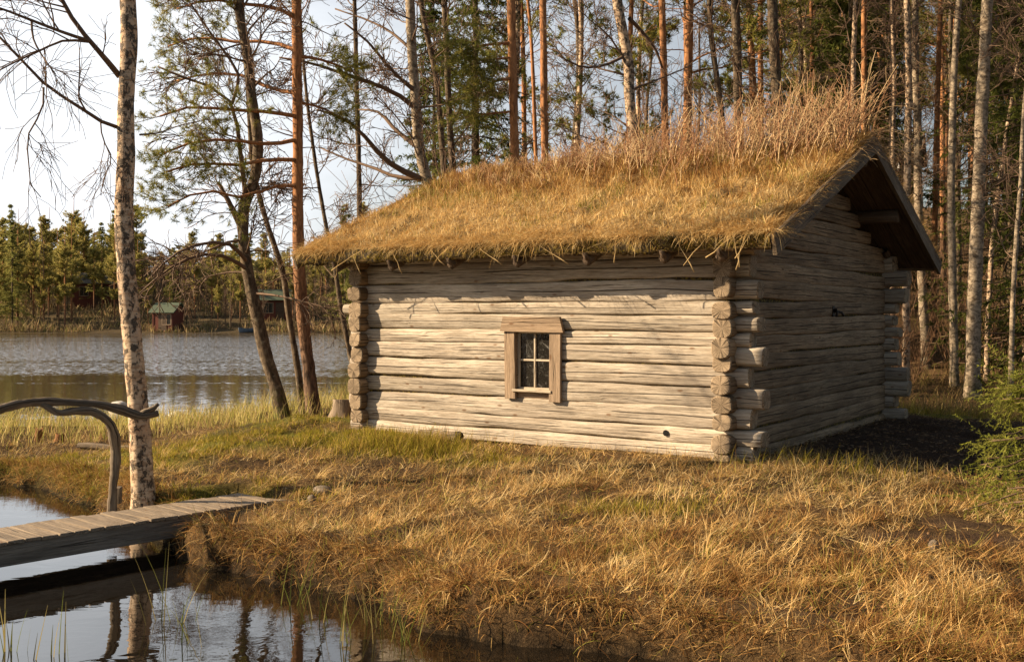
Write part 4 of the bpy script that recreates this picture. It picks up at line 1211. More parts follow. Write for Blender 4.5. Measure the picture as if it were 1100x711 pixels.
# --- pines and birches directly behind the roof
pine_tree('pine_tree', 'thickest bright orange pine trunk rising behind the roof ridge', [(553, 200), (552, 130), (550, 60), (549, 0)], 19.6, 13, 12, 15, 111, n1=22, t0=0.62, l=(1.4, 2.8), n2=6, nn=24, dead=0,
          limbs=[([(550, 46, 0), (525, 48, -.2), (505, 52, -.3), (490, 60, -.4)], 4, 1.5), ([(550, 62, 0), (530, 64, -.3), (515, 68, -.5)], 3, 1), ([(551, 84, 0), (530, 88, -.3), (512, 98, -.5)], 4, 1.2),
                 ([(551, 120, 0), (528, 122, -.3), (505, 125, -.5)], 3, 1)])
pine_tree('pine_tree', 'second orange pine trunk behind the ridge right of the thickest', [(586, 190), (585, 130), (584, 60), (583, 0)], 22, 11, 10, 16, 121, n1=24, t0=0.55, l=(1.4, 2.8), n2=6, nn=24, dead=8)
pine_tree('pine_tree', 'thin orange pine trunk between the two thicker orange pines', [(576, 190), (574, 120), (571, 50), (567, 0)], 27, 6, 5, 15, 131, n1=20, t0=0.5, l=(1.0, 2.2), n2=5, nn=22, dead=6)
bare_tree('birch_tree', 'crooked old birch with pale bark patches behind the ridge', 'tree', [(684, 190), (681, 150), (676, 100), (675, 70), (669, 35), (663, 0)], 22, 17, 13, 14, 141, 'birch',
          limbs=[([(676, 20, 0), (690, 35, .3), (705, 55, .5), (712, 75, .6)], 5, 2.5), ([(672, 60, 0), (650, 70, -.3), (625, 72, -.6), (600, 60, -.9)], 4, 1.5)], n1=28, t0=0.3, l=(1.2, 2.6), n2=6, n3=5)
pine_tree('pine_tree', 'orange pine trunk with a dark flank right of the crooked birch', [(716, 190), (714, 120), (713, 60), (711, 0)], 24, 11, 9, 16, 151, n1=24, t0=0.5, l=(1.4, 2.8), n2=6, nn=24, dead=9)
pine_tree('pine_tree', 'very thin straight orange pine trunk seen against the sky', [(737, 190), (737, 100), (736, 0)], 30, 5, 4.5, 16, 161, n1=20, t0=0.55, l=(1, 2), n2=5, nn=20, dead=8)
bare_tree('bare_tree', 'slim wavy dark trunk against the sky gap above the roof', 'tree', [(778, 190), (775, 120), (768, 70), (763, 30), (762, 0)], 24, 10, 7, 13, 171, 'grey', n1=26, t0=0.35, l=(1, 2.2), n2=6, n3=5)
bare_tree('bare_tree', 'straight grey trunk right of the wavy one behind the roof', 'tree', [(795, 190), (793, 120), (792, 60), (790, 0)], 23, 14, 12, 14, 181, 'grey', n1=26, t0=0.35, l=(1, 2.2), n2=6, n3=5)
bare_tree('bare_tree', 'stout dark grey trunk behind the tallest roof stems', 'tree', [(836, 190), (834, 90), (831, 40), (829, 0)], 22.5, 16, 14, 14, 191, 'grey', n1=24, t0=0.4, l=(1, 2.2), n2=6, n3=5)
pine_tree('pine_tree', 'slender orange pine deep among the green pine crowns', [(874, 190), (873, 80), (871, 0)], 31, 6, 5, 18, 201, n1=26, t0=0.45, l=(1.2, 2.6), n2=6, nn=22, dead=6)
bare_tree('birch_tree', 'slim white birch with a dark flecked trunk beside the orange pine', 'tree', [(914, 190), (916, 120), (917, 60), (919, 0)], 25, 8, 6, 14, 211, 'birch', n1=24, t0=0.35, l=(0.8, 1.8), n2=6, n3=5, hang=0.05)
pine_tree('pine_tree', 'orange pine trunk touching the slim white birch behind the ridge end', [(928, 190), (928, 110), (929, 0)], 26, 8, 7, 17, 221, n1=24, t0=0.5, l=(1.2, 2.6), n2=6, nn=22, dead=8)
bare_tree('birch_tree', 'narrow birch rising just right of the gable peak', 'tree', [(958, 250), (959, 150), (960, 70), (957, 0)], 26, 8, 6, 14, 231, 'birch', n1=24, t0=0.35, l=(0.8, 1.8), n2=6, n3=5, hang=0.05)
bare_tree('birch_tree', 'birch pair member nearer the gable with a ragged trunk', 'tree', [(974, 260), (975, 150), (976, 70), (974, 0)], 24.5, 10, 8, 14, 241, 'birch', n1=24, t0=0.35, l=(0.8, 1.8), n2=6, n3=5, hang=0.05)
pine_tree('pine_tree', 'pale pink pine trunk among the birches right of the gable', [(1004, 260), (1006, 150), (1008, 70), (1011, 0)], 29, 8, 7, 17, 251, n1=24, t0=0.5, l=(1.2, 2.6), n2=6, nn=22, dead=8)
bare_tree('birch_tree', 'grey birch with a straight trunk left of the stout aspen', 'tree', [(1025, 388), (1023, 300), (1022, 200), (1024, 100), (1030, 0)], 24, 11, 8, 13, 261, 'palegrey', n1=26, t0=0.3, l=(0.9, 2), n2=6, n3=5)
bare_tree('aspen_tree', 'stout pale grey aspen trunk at the forest edge right of the cabin', 'tree', [(1045, 395), (1047, 320), (1051, 220), (1054, 130), (1058, 60), (1061, 0)], 22.5, 19, 14, 14, 271, 'palegrey',
          limbs=[([(1056, 60, 0), (1075, 40, -.3), (1090, 20, -.5), (1110, 5, -.6)], 5, 2), ([(1050, 220, 0), (1068, 200, -.2), (1085, 190, -.4)], 3, 1)], n1=22, t0=0.35, l=(1, 2.2), n2=6, n3=5)
bare_tree('birch_tree', 'short crooked birch trunk seen under the rear eave', 'tree', [(994, 362), (991, 320), (989, 280), (986, 200)], 27, 12, 10, 11, 281, 'palegrey', n1=20, t0=0.3, l=(0.9, 2), n2=5, n3=4)
bare_tree('birch_tree', 'thin young birch near the dark spruce', 'tree', [(1086, 392), (1088, 330), (1091, 270), (1096, 200), (1100, 120)], 21.5, 7, 5, 9, 291, 'palegrey', n1=22, t0=0.25, l=(0.7, 1.6), n2=6, n3=5)
bare_tree('birch_tree', 'slim birch almost hidden behind the stout aspen', 'tree', [(1060, 390), (1062, 330), (1066, 260), (1075, 190), (1085, 120)], 25, 7, 5, 11, 295, 'birch', n1=20, t0=0.3, l=(0.8, 1.6), n2=5, n3=5)

# --- spruces
def put(name, px, Y, label, cat='tree', group=None):
    x = (px - 550) / F * Y
    return tag(empty(name, (x, Y, float(gz(x, Y)))), label, cat, group)


o = put('spruce_tree', 510, 29, 'green spruce with drooping boughs behind the left roof slope'); spruce(o, 15, 0.17, 301, base=1.0, width=2.3, k=15, wd=0.03, ln=0.13)
o = put('spruce_tree', 1088, 27, 'tall dark spruce at the forest edge right of the aspen'); spruce(o, 17, 0.2, 311, base=0.8, width=2.6, k=15, wd=0.03, ln=0.13)
o = put('spruce_tree', 466, 40, 'darker spruce standing farther back left of the green one'); spruce(o, 15, 0.17, 321, base=1.5, width=2.2, k=12, wd=0.04, ln=0.16)
o = put('spruce_tree', 1128, 24, 'dense spruce with low boughs at the far right end of the forest edge'); spruce(o, 15, 0.2, 331, base=0.4, width=2.9, k=15, wd=0.03, ln=0.13)
sap = put('spruce_sapling', 1120, 9.3, 'bright green young spruce beside the bare soil in front of the forest', 'sapling')
spruce(sap, 1.42, 0.026, 341, base=0.10, width=0.74, k=42, ln=0.034, wd=0.0075, layers=9,
       tint=np.array([(0.24, 0.245, 0.045), (0.19, 0.20, 0.04), (0.29, 0.275, 0.065), (0.14, 0.155, 0.03)]))

# --- forest behind, copies of a few trees
FG = 'trees in the forest behind the cabin'


def forest_proto(kind, seed):
    rn = np.random.default_rng(seed)
    H = {'pine': 17, 'bare': 12, 'spruce': 14, 'birch': 13}[kind]
    path = np.array([(0, 0, -0.12), (rn.normal(0, .1), rn.normal(0, .1), H * .33), (rn.normal(0, .2), rn.normal(0, .2), H * .66), (rn.normal(0, .25), rn.normal(0, .25), H)])
    nm, lab = {'pine': ('pine_tree', 'tall forest pine with an orange stem among others far behind the cabin'), 'bare': ('bare_tree', 'leafless grey forest tree among others far behind the cabin'),
               'spruce': ('spruce_tree', 'forest spruce with dark boughs among others far behind the cabin'), 'birch': ('birch_tree', 'white stemmed forest birch among others far behind the cabin')}[kind]
    root = tag(empty(nm, (0, 0, 0)), lab, 'tree', FG)
    if kind == 'spruce':
        spruce(root, H, 0.16, seed, base=1.2, width=2.2, k=10, wd=0.045, ln=0.17); return root
    tp, tr, o = make_trunk(path, 0.13 if kind == 'pine' else 0.10, 0.05, M[{'pine': 'pine', 'bare': 'grey', 'birch': 'birch'}[kind]], root, seed, sides=9, step=0.5)
    if kind == 'pine':
        pine_crown(root, tp, tr, o, seed, n1=36, t0=0.38, l=(1.4, 3.0), n2=6, nn=20, dead=10, needle=0.16, wd=0.028)
    else:
        bare_crown(root, tp, tr, o, seed, n1=30, t0=0.25, l=(1.0, 2.4), n2=7, n3=5, twig_r=0.006, up=0.1, ang=52)
    return root


protos = [(k, forest_proto(k, 600 + i * 7)) for i, k in enumerate(['pine', 'pine', 'bare', 'bare', 'spruce', 'birch', 'pine'])]
rf = np.random.default_rng(99)
used = set(); spots = []
tries = 0
while len(spots) < 104 and tries < 6000:
    tries += 1
    Y = 27 + 55 * rf.random() ** 1.1; px = rf.uniform(455, 1190)
    x = (px - 550) / F * Y
    # keep the gaps where sky shows between the trunks
    if (700 < px < 850 or 640 < px < 668 or 955 < px < 1010) and rf.random() < 0.72:
        continue
    if float(shore_d(x, Y)[0]) < 2.5 or any((x - a) ** 2 + (Y - b) ** 2 < 2.6 for a, b in spots):
        continue
    spots.append((x, Y))
for k, (x, Y) in enumerate(spots):
    px = 550 + x / Y * F
    wts = [1, 1, .7, .7, .2, .8, 1] if px > 700 else [.9, .9, .7, .7, .3, .6, .9]
    pi = rf.choice(7, p=np.array(wts) / sum(wts)); kind, pr = protos[pi]
    loc = (x, Y, float(gz(x, Y)))
    if pi not in used:
        used.add(pi); pr.location = loc
    else:
        copy_tree(pr, loc, rf.uniform(0, 6.28), rf.uniform(0.8, 1.15))

# --- bare brush under the trees
def shrub_proto(seed, h=1.6):
    rn = np.random.default_rng(seed); n = 26
    root = tag(empty('bare_shrub', (0, 0, 0)), 'leafless reddish brown shrub of the thicket behind the cabin', 'shrub', 'bare shrubs of the thicket behind the cabin')
    a = rn.uniform(0, 6.28, n); pos = np.stack([0.25 * np.cos(a) * rn.random(n), 0.25 * np.sin(a) * rn.random(n), np.full(n, -0.05)], 1); out = [pos]
    d = nrm(np.stack([np.cos(a) * 0.4, np.sin(a) * 0.4, np.ones(n)], 1)); L = h * rn.uniform(0.5, 1.2, n)
    for s in range(6):
        d = nrm(d + rn.normal(0, 0.1, (n, 3)) + np.array([0, 0, 0.05])); pos = pos + d * (L / 6)[:, None]; out.append(pos)
    p = np.stack(out, 1); r = np.tile(np.linspace(0.011, 0.004, 7), (n, 1))
    m = MB(); v, fs, lc = tubes(p, r, 4); m.add(v, fs, (0.17, 0.10, 0.06))
    p2, r2 = gen(p, r, 6, 0.25, 1, R(38), R(14), 0.25, 0.7, 4, 0.08, 0.14, 0.6, 0.003, rn); v, fs, lc = tubes(p2, r2, 3); m.add(v, fs, (0.20, 0.115, 0.065))
    p3, r3 = gen(p2, r2, 4, 0.2, 1, R(38), R(14), 0.12, 0.35, 3, 0.05, 0.14, 0.6, 0.0024, rn); v, fs, lc = tubes(p3, r3, 3); m.add(v, fs, (0.24, 0.135, 0.075))
    m.build('stems', M['stem'], root)
    return root


sp = [shrub_proto(700 + i, h_) for i, h_ in enumerate((1.5, 1.85, 2.2, 4.6, 5.6))]; sused = set()
rs = np.random.default_rng(123); placed = 0
for _ in range(900):
    if placed >= 92:
        break
    Y = 19.5 + 30 * rs.random(); px = rs.uniform(470, 1120); x = (px - 550) / F * Y
    if (px > 880 and rs.random() < 0.85) or cabin_dist(x, Y) < 1.3 or soil_f(np.array([x]), np.array([Y]))[0] > 0.3 or float(shore_d(x, Y)[0]) < 1.5:
        continue
    pi = int(rs.integers(3)) if Y < 27 else int(rs.integers(3, 5)); loc = (x, Y, float(gz(x, Y)))
    if pi not in sused:
        sused.add(pi); sp[pi].location = loc
    else:
        copy_tree(sp[pi], loc, rs.uniform(0, 6.28), rs.uniform(0.7, 1.4))
    placed += 1

# --- trees along the far shore
def far_proto(kind, seed):
    rn = np.random.default_rng(seed)
    H = 13.0 if kind != 'bare' else 9.0
    nm, lab = {'pine': ('pine_tree', 'small looking pine in the row along the far shore'), 'spruce': ('spruce_tree', 'small looking pointed spruce in the row along the far shore'),
               'bare': ('bare_tree', 'small looking leafless tree in the row along the far shore')}[kind]
    root = tag(empty(nm, (0, 0, 0)), lab, 'tree', 'trees in the row along the far shore')
    p = np.array([[(0, 0, -.3), (rn.normal(0, .1), 0, H * .3), (rn.normal(0, .15), 0, H * .65), (0, 0, H)]]); p = resample(p[0], 12)[None]
    r = np.linspace(0.14, 0.03, 12)[None]
    m = MB(); v, fs, lc = tubes(p, r, 6); m.add(v, fs, lc=lc); m.build('trunk', M['pine' if kind == 'pine' else 'grey'], root)
    c = MB()
    if kind == 'bare':
        p1, r1 = gen(p, r, 26, 0.2, 1, R(45), R(12), 1.5, 3.0, 4, 0.1, 0.12, 0.5, 0.02, rn); v, fs, lc = tubes(p1, r1, 3); c.add(v, fs, lc=lc)
        p2, r2 = gen(p1, r1, 9, 0.2, 1, R(40), R(12), 0.6, 1.4, 3, 0.05, 0.14, 0.6, 0.012, rn); v, fs, lc = tubes(p2, r2, 3); c.add(v, fs, lc=lc)
        c.build('crown', M['twig'], root); return root
    t0 = 0.34 if kind == 'pine' else 0.10
    n1 = 120
    t = t0 + (1 - t0) * rn.random(n1) ** 0.9; a = rn.uniform(0, 6.28, n1)
    if kind == 'pine':                     # boughs gather in uneven tiers
        tc_ = t0 + (1 - t0) * np.sort(rn.random(11)); t = np.clip(tc_[rn.integers(0, 11, n1)] + rn.normal(0, 0.022, n1), t0, 0.99); a = rn.choice(rn.uniform(0, 6.28, 9), n1) + rn.normal(0, 0.5, n1)
    L = ((2.1 * (1.03 - t) ** 0.55 * sstep(t0 - 0.12, t0 + 0.25, t)) if kind == 'pine' else 2.5 * (1.06 - t) ** 0.95) * rn.uniform(0.35, 1.4, n1) + 0.12
    pos = np.stack([0 * a, 0 * a, t * H], 1); out = [pos]; d = np.stack([np.cos(a), np.sin(a), np.full(n1, 0.25 if kind == 'pine' else -0.05)], 1)
    for s in range(4):
        d = nrm(d + np.array([0, 0, 0.08 if kind == 'pine' else -0.04]) + rn.normal(0, .1, (n1, 3))); pos = pos + d * (L / 4)[:, None]; out.append(pos)
    p1 = np.stack(out, 1); r1 = np.tile(np.linspace(0.03, 0.012, 5), (n1, 1))
    v, fs, lc = tubes(p1, r1, 3); c.add(v, fs, (0.10, 0.06, 0.035))
    tn = np.array([(0.33, 0.29, 0.085), (0.38, 0.32, 0.10), (0.26, 0.24, 0.075), (0.42, 0.34, 0.12)]) if kind == 'pine' else np.array([(0.25, 0.24, 0.07), (0.29, 0.265, 0.085), (0.20, 0.20, 0.065)])
    v, fs, tt = needles(p1, 64, 0.06, 0.34, 0.075, 0.7, rn, tn); c.add(v, fs, tt, smooth=False)
    c.build('crown', M['needle'], root)
    return root


fp = [far_proto(k, 800 + i) for i, k in enumerate(['pine', 'pine', 'spruce', 'pine', 'bare', 'spruce'])]
fused = set(); rr = np.random.default_rng(5); cnt = 0; fspots = []
for _ in range(4000):
    if cnt >= 280:
        break
    Y = 110 + 42 * rr.random() ** 1.3; px = rr.uniform(-40, 470); x = (px - 550) / F * Y
    z = float(gz(x, Y))
    if z < -0.45 or any((x - a) ** 2 + (Y - b) ** 2 < 2.2 for a, b in fspots):
        continue
    if (82 < px < 132 and Y < 128 and rr.random() < 0.75) or (160 < px < 200 and Y < 114) or (283 < px < 318 and Y < 126 and rr.random() < 0.6):
        continue
    fspots.append((x, Y))
    pw = [.26, .26, .12, .22, .1, .04] if px < 150 else [.12, .12, .06, .10, .57, .03]
    pi = int(rr.choice(6, p=pw)); sc = rr.uniform(0.50, 0.94) * (1.0 if px < 150 else 0.74)
    if pi not in fused:
        fused.add(pi); fp[pi].location = (x, Y, z)
    else:
        copy_tree(fp[pi], (x, Y, z), rr.uniform(0, 6.28), sc)
    cnt += 1
# the wood behind reads as one mass
m = MB(); rw = np.random.default_rng(6); n = 1700
Y = 138 + 110 * rw.random(n); px = rw.uniform(-350, 560, n); x = (px - 550) / F * Y; z = gz(x, Y)
hh = rw.uniform(4.5, 9.0, n) * np.where(px > 140, 0.78, 1.0)
pth = np.stack([np.stack([x, Y, z + hh * s], 1) for s in (0, .35, .7, 1.0)], 1)
v, fs, lc = tubes(pth, np.tile([0.15, 0.12, 0.08, 0.02], (n, 1)), 4); m.add(v, fs, (0.13, 0.085, 0.055))
up_ = pth[:, 1:, :]
pp = np.repeat(up_, 1, 0)
for q_ in range(26):
    f = rw.random(n); a = rw.uniform(0, 6.28, n); zz = z + hh * (0.04 + 0.96 * f); rad_ = 2.4 * (1.05 - f) ** 0.8 * rw.uniform(0.2, 1, n)
    cpt = np.stack([x + rad_ * np.cos(a), Y + rad_ * np.sin(a), zz], 1)
    dd = rw.normal(0, 0.55, (n, 3, 3)); dd[:, :, 2] *= 0.6
    tri = cpt[:, None, :] + dd
    g = np.array([(0.31, 0.26, 0.10), (0.34, 0.28, 0.12), (0.30, 0.215, 0.11)])[rw.integers(0, 3, n)]
    m.add(tri.reshape(-1, 3), [np.arange(n * 3).reshape(-1, 3)], np.repeat(g, 3, 0), smooth=False)
n = 30000
Y = 108.5 + 30 * rw.random(n) ** 1.6; px = rw.uniform(-60, 480, n); x = (px - 550) / F * Y; z = gz(x, Y); k = (z > WATER + 0.08) & (fbm(x * 0.25, Y * 0.25) > 0.40); x, Y, z = x[k], Y[k], z[k]; n = len(x)
bt = np.array([(0.42, 0.31, 0.16), (0.34, 0.22, 0.12), (0.18, 0.17, 0.06), (0.33, 0.25, 0.12), (0.14, 0.10, 0.06)])
v, fs, t = blades(np.stack([x, Y, z - 0.05], 1), rng.uniform(0, 6.28, n), rng.uniform(0, R(35), n), rng.uniform(0, R(50), n), rng.uniform(0.3, 1.7, n) * fbm(x * 0.5, Y * 0.5 + 9) * 1.4, rng.uniform(0.05, 0.14, n), 2, bt[rng.integers(0, 5, n)])
brush = MB(); brush.add(v, fs, t); tag(brush.build('shore_brush', M['straw']), 'brown brush and dead grass lining the far shore', kind='stuff')
tag(m.build('distant_wood', M['needle']), 'green conifer wood behind the far shore houses', kind='stuff')

# ------------------------------------------------------------------ grasses
def ground_pts(n, x0, x1, p0, p1, zguess=-0.2):
    px = rng.uniform(x0, x1, n); py = rng.uniform(p0, p1, n)
    Y = (CAMZ - zguess) * F / (py - HOR); x = (px - 550) / F * Y
    for _ in range(2):
        z = gz(x, Y); Y = np.clip((CAMZ - z) * F / (py - HOR), 3, 60); x = (px - 550) / F * Y
    return x, Y


def land_ok(x, y, soilmax=0.55):
    return (bridge_d(x, y) > 0.04) & (sdist(STREAM, x, y) > 0.10) & (gz(x, y) > WATER + 0.05) & (cabin_dist(x, y) > 0.06) & (soil_f(x, y) < soilmax * rng.uniform(0.3, 1.4, len(x)))


m = MB()
x, y = ground_pts(250000, -90, 1190, 440, 790)
k = land_ok(x, y) & (y < 17.5); x, y = x[k], y[k]; n = len(x)
big = fbm(x * 0.75 + 2, y * 0.75); med = fbm(x * 2.6, y * 2.6 + 4)
moss = moss_f(x, y)
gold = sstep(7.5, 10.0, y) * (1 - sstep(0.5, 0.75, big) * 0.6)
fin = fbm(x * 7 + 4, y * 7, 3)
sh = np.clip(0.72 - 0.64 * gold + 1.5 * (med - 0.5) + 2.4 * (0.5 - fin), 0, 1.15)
head = (fbm(x * 1.6 + 11, y * 1.6) * 4 * np.pi) + rng.normal(0, 1.5, n)
flat = sstep(0.35, 0.6, fbm(x * 1.9 + 60, y * 1.9))
tl = rng.uniform(R(38), R(92), n) + flat * R(8); bd = rng.normal(R(12), R(42), n)
lift = rng.uniform(0.0, 0.04, n) * rng.random(n)
L = rng.uniform(0.03, 0.20, n) * (0.4 + 0.6 * med + 0.7 * fin) * (1 - 0.55 * moss)
gr = np.clip(0.04 + 0.22 * sstep(0.56, 0.66, fbm(x * 3.1 + 90, y * 3.1)) + 0.10 * sstep(0.55, 0.7, fbm(x * 1.4 + 40, y * 1.4)) + 0.75 * moss * sstep(0.38, 0.5, fin), 0, 1)
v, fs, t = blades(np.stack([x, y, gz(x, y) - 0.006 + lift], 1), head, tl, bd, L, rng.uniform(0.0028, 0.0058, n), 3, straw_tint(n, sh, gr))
m.add(v, fs, t)
# tussocks: arcs thrown out from a centre
nt = 520
tx_, ty_ = ground_pts(nt, -60, 1160, 470, 760)
per = 46
cx = np.repeat(tx_, per); cy = np.repeat(ty_, per); sz = np.repeat(rng.uniform(0.5, 1.25, nt), per); lean = np.repeat(rng.uniform(0, 6.28, nt), per)
a = rng.uniform(0, 6.28, nt * per); r_ = 0.05 * np.sqrt(rng.random(nt * per)) * sz
x = cx + r_ * np.cos(a); y = cy + r_ * np.sin(a); k = land_ok(x, y, 0.4); x, y, a, sz, lean = x[k], y[k], a[k], sz[k], lean[k]; n = len(x)
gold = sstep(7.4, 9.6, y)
hd_ = np.where(rng.random(n) < 0.55, lean + rng.normal(0, 0.45, n), a)
ts = np.repeat(rng.normal(0, 0.2, nt), per)[k]
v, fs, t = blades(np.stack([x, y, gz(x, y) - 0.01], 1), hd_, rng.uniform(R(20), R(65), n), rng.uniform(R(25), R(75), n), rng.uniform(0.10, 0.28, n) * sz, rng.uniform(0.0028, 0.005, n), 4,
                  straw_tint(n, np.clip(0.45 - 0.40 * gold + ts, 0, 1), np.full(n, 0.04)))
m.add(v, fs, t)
# hanging fringe along the stream bank
seg = STREAM[1:15]
pts_ = resample(np.concatenate([seg, np.zeros((len(seg), 1))], 1), 400)[:, :2]
tan_ = nrm(np.gradient(pts_, axis=0)); nor = np.stack([tan_[:, 1], -tan_[:, 0]], 1)
mid = pts_ + nor * 0.05
sgn = np.sign(sdist(STREAM, mid[:, 0], mid[:, 1])); nor = nor * sgn[:, None]     # outward = onto land
n = 34000
ki = rng.integers(0, 400, n); dd = rng.uniform(-0.12, 0.45, n)
x = pts_[ki, 0] + nor[ki, 0] * dd + rng.normal(0, 0.03, n); y = pts_[ki, 1] + nor[ki, 1] * dd + rng.normal(0, 0.03, n)
z = gz(x, y); cl = fbm(x * 4, y * 4); k = (bridge_d(x, y) > 0.06) & (z > WATER + 0.02) & (rng.random(n) < 0.35 + sstep(0.35, 0.6, cl)); x, y, z, ki = x[k], y[k], z[k], ki[k]; n = len(x)
hd_ = np.arctan2(-nor[ki, 1], -nor[ki, 0]) + rng.normal(0, 1.1, n)
v, fs, t = blades(np.stack([x, y, z - 0.005], 1), hd_, rng.uniform(R(15), R(90), n), rng.uniform(R(10), R(90), n), rng.uniform(0.06, 0.24, n), rng.uniform(0.0035, 0.007, n), 4,
                  straw_tint(n, np.clip(rng.normal(0.72, 0.3, n) + 0.6 * (0.5 - cl[k]) , 0, 1.1), np.full(n, 0.08)))
m.add(v, fs, t)
tag(m.build('dry_grass', M['straw']), 'matted golden dead grass over the meadow', kind='stuff')

# green shoots, mossy short grass, shore reeds
m = MB()
x, y = ground_pts(130000, -80, 560, 440, 580); mo = moss_f(x, y); k = land_ok(x, y) & (rng.random(len(x)) < mo * 1.3 * sstep(0.36, 0.50, fbm(x * 4, y * 4, 3))); x, y = x[k], y[k]; n = len(x)
gt = np.array([(0.33, 0.27, 0.035), (0.26, 0.22, 0.03), (0.43, 0.33, 0.07), (0.18, 0.155, 0.028), (0.34, 0.22, 0.07)])
v, fs, t = blades(np.stack([x, y, gz(x, y) - 0.005], 1), rng.uniform(0, 6.28, n), rng.uniform(0, R(50), n), rng.uniform(R(10), R(60), n), rng.uniform(0.04, 0.11, n), rng.uniform(0.005, 0.010, n), 2,
                  gt[rng.integers(0, 5, n)] * rng.uniform(0.6, 1.25, (n, 1)))
m.add(v, fs, t)
# the green tussock below the wall, near the left corner, and scattered fresh shoots
for (cx, cy, sx, sy, nn_, h0, h1) in ((-1.25, 12.35, 0.36, 0.15, 1900, 0.10, 0.30), (-0.75, 12.1, 0.25, 0.12, 500, 0.08, 0.2), (-1.9, 13.1, 0.4, 0.2, 350, 0.04, 0.12), (3.05, 10.6, 0.5, 0.15, 160, 0.1, 0.28), (3.4, 10.5, 0.3, 0.2, 80, 0.1, 0.25), (0.86, 9.3, 0.22, 0.12, 300, .05, .14), (1.35, 9.25, 0.2, 0.1, 200, .05, .14), (6.6, 17.3, 1.6, 0.4, 1500, .1, .25)):
    x = rng.normal(cx, sx, nn_); y = rng.normal(cy, sy, nn_); k = cabin_dist(x, y) > 0.1; x, y = x[k], y[k]; n = len(x)
    v, fs, t = blades(np.stack([x, y, gz(x, y) - 0.005], 1), rng.uniform(0, 6.28, n), rng.uniform(0, R(22), n), rng.uniform(R(10), R(55), n), rng.uniform(h0, h1, n), rng.uniform(0.004, 0.008, n), 3,
                      gt[rng.integers(0, 5, n)] * rng.uniform(0.6, 1.25, (n, 1)))
    m.add(v, fs, t)
tag(m.build('green_grass', M['green']), 'fresh green grass and moss in the dead meadow', kind='stuff')

m = MB()
n = 60000
x = rng.uniform(-14, -2.6, n); y = rng.uniform(15.2, 29, n)
dl = shore_d(x, y); k = (dl > -0.5) & (dl < 4.2) & (sdist(STREAM, x, y) > 0.3) & (cabin_dist(x, y) > 0.8) & (fbm(x * 0.9 + 5, y * 0.9) + rng.normal(0, .1, n) > 0.42) & (rng.random(n) < 1.15 - 0.25 * np.abs(dl - 0.8)); x, y = x[k], y[k]; n = len(x)
z = np.maximum(gz(x, y), WATER - 0.25)
rt = np.array([(0.55, 0.45, 0.16), (0.44, 0.38, 0.11), (0.30, 0.30, 0.07), (0.64, 0.51, 0.22), (0.38, 0.26, 0.11)])
hgt = rng.uniform(0.15, 0.48, n) * (0.5 + 0.9 * fbm(x * 0.8, y * 0.8))
v, fs, t = blades(np.stack([x, y, z - 0.01], 1), rng.uniform(0, 6.28, n), rng.uniform(0, R(18), n), rng.uniform(R(5), R(60), n), hgt, rng.uniform(0.006, 0.012, n), 3, rt[rng.integers(0, 5, n)] * rng.uniform(0.7, 1.15, (n, 1)))
m.add(v, fs, t)
tag(m.build('shore_reeds', M['green']), 'yellow green reeds and sedge along the near lake shore', kind='stuff')

# brush and dead bracken of the forest floor
m = MB()
n = 26000
px = rng.uniform(880, 1180, n); Y = 17.5 + 26 * rng.random(n) ** 1.3; x = (px - 550) / F * Y; y = Y
k = (soil_f(x, y) < 0.4) & (cabin_dist(x, y) > 1.2) & (fbm(x * 0.9, y * 0.9 + 70) > 0.38); x, y = x[k], y[k]; n = len(x)
fl = np.array([(0.32, 0.22, 0.09), (0.23, 0.145, 0.065), (0.13, 0.125, 0.03), (0.17, 0.10, 0.05)])
v, fs, t = blades(np.stack([x, y, gz(x, y) - 0.01], 1), rng.uniform(0, 6.28, n), rng.uniform(R(5), R(55), n), rng.uniform(R(10), R(80), n), rng.uniform(0.12, 0.5, n), rng.uniform(0.006, 0.012, n), 3,
                  fl[rng.integers(0, 4, n)] * rng.uniform(0.7, 1.2, (n, 1)))
m.add(v, fs, t)
tag(m.build('forest_undergrowth', M['straw']), 'brown and green undergrowth below the forest trees', kind='stuff')

# dead leaves on the bare soil
m = MB(); n = 9000
u = rng.uniform(2.5, 8.0, n); vv = rng.uniform(-2.2, 4.0, n)
x = CC[0] + u * UD[0] + vv * VD[0]; y = CC[1] + u * UD[1] + vv * VD[1]
a = rng.uniform(0, 6.28, n); s = rng.uniform(0.012, 0.035, n); z = gz(x, y) + 0.012
c_, s_ = np.cos(a), np.sin(a)
tri = np.stack([np.stack([x + s * c_, y + s * s_, z + rng.uniform(0, .02, n)], 1), np.stack([x - 0.4 * s * s_, y + 0.4 * s * c_, z], 1), np.stack([x - s * c_, y - s * s_, z + rng.uniform(0, .015, n)], 1), np.stack([x + 0.4 * s * s_, y - 0.4 * s * c_, z], 1)], 1)
m.add(tri.reshape(-1, 3), [np.arange(n * 4).reshape(-1, 4)], np.repeat(np.array([(0.17, 0.10, 0.055), (0.10, 0.06, 0.035), (0.26, 0.17, 0.10), (0.06, 0.04, 0.025)])[rng.integers(0, 4, n)], 4, 0), smooth=False)
n = 5200
x, y = ground_pts(n, -40, 1150, 470, 760); k = (sdist(STREAM, x, y) > 0.1) & (cabin_dist(x, y) > 0.1) & (bridge_d(x, y) > 0.05) & (fbm(x * 1.3 + 70, y * 1.3) > 0.44); x, y = x[k], y[k]; n = len(x)
a = rng.uniform(0, 6.28, n); s = rng.uniform(0.006, 0.016, n); z = gz(x, y) + rng.uniform(0.004, 0.03, n)
c_, s_ = np.cos(a), np.sin(a); e1 = rng.normal(0, 0.012, (n, 4))
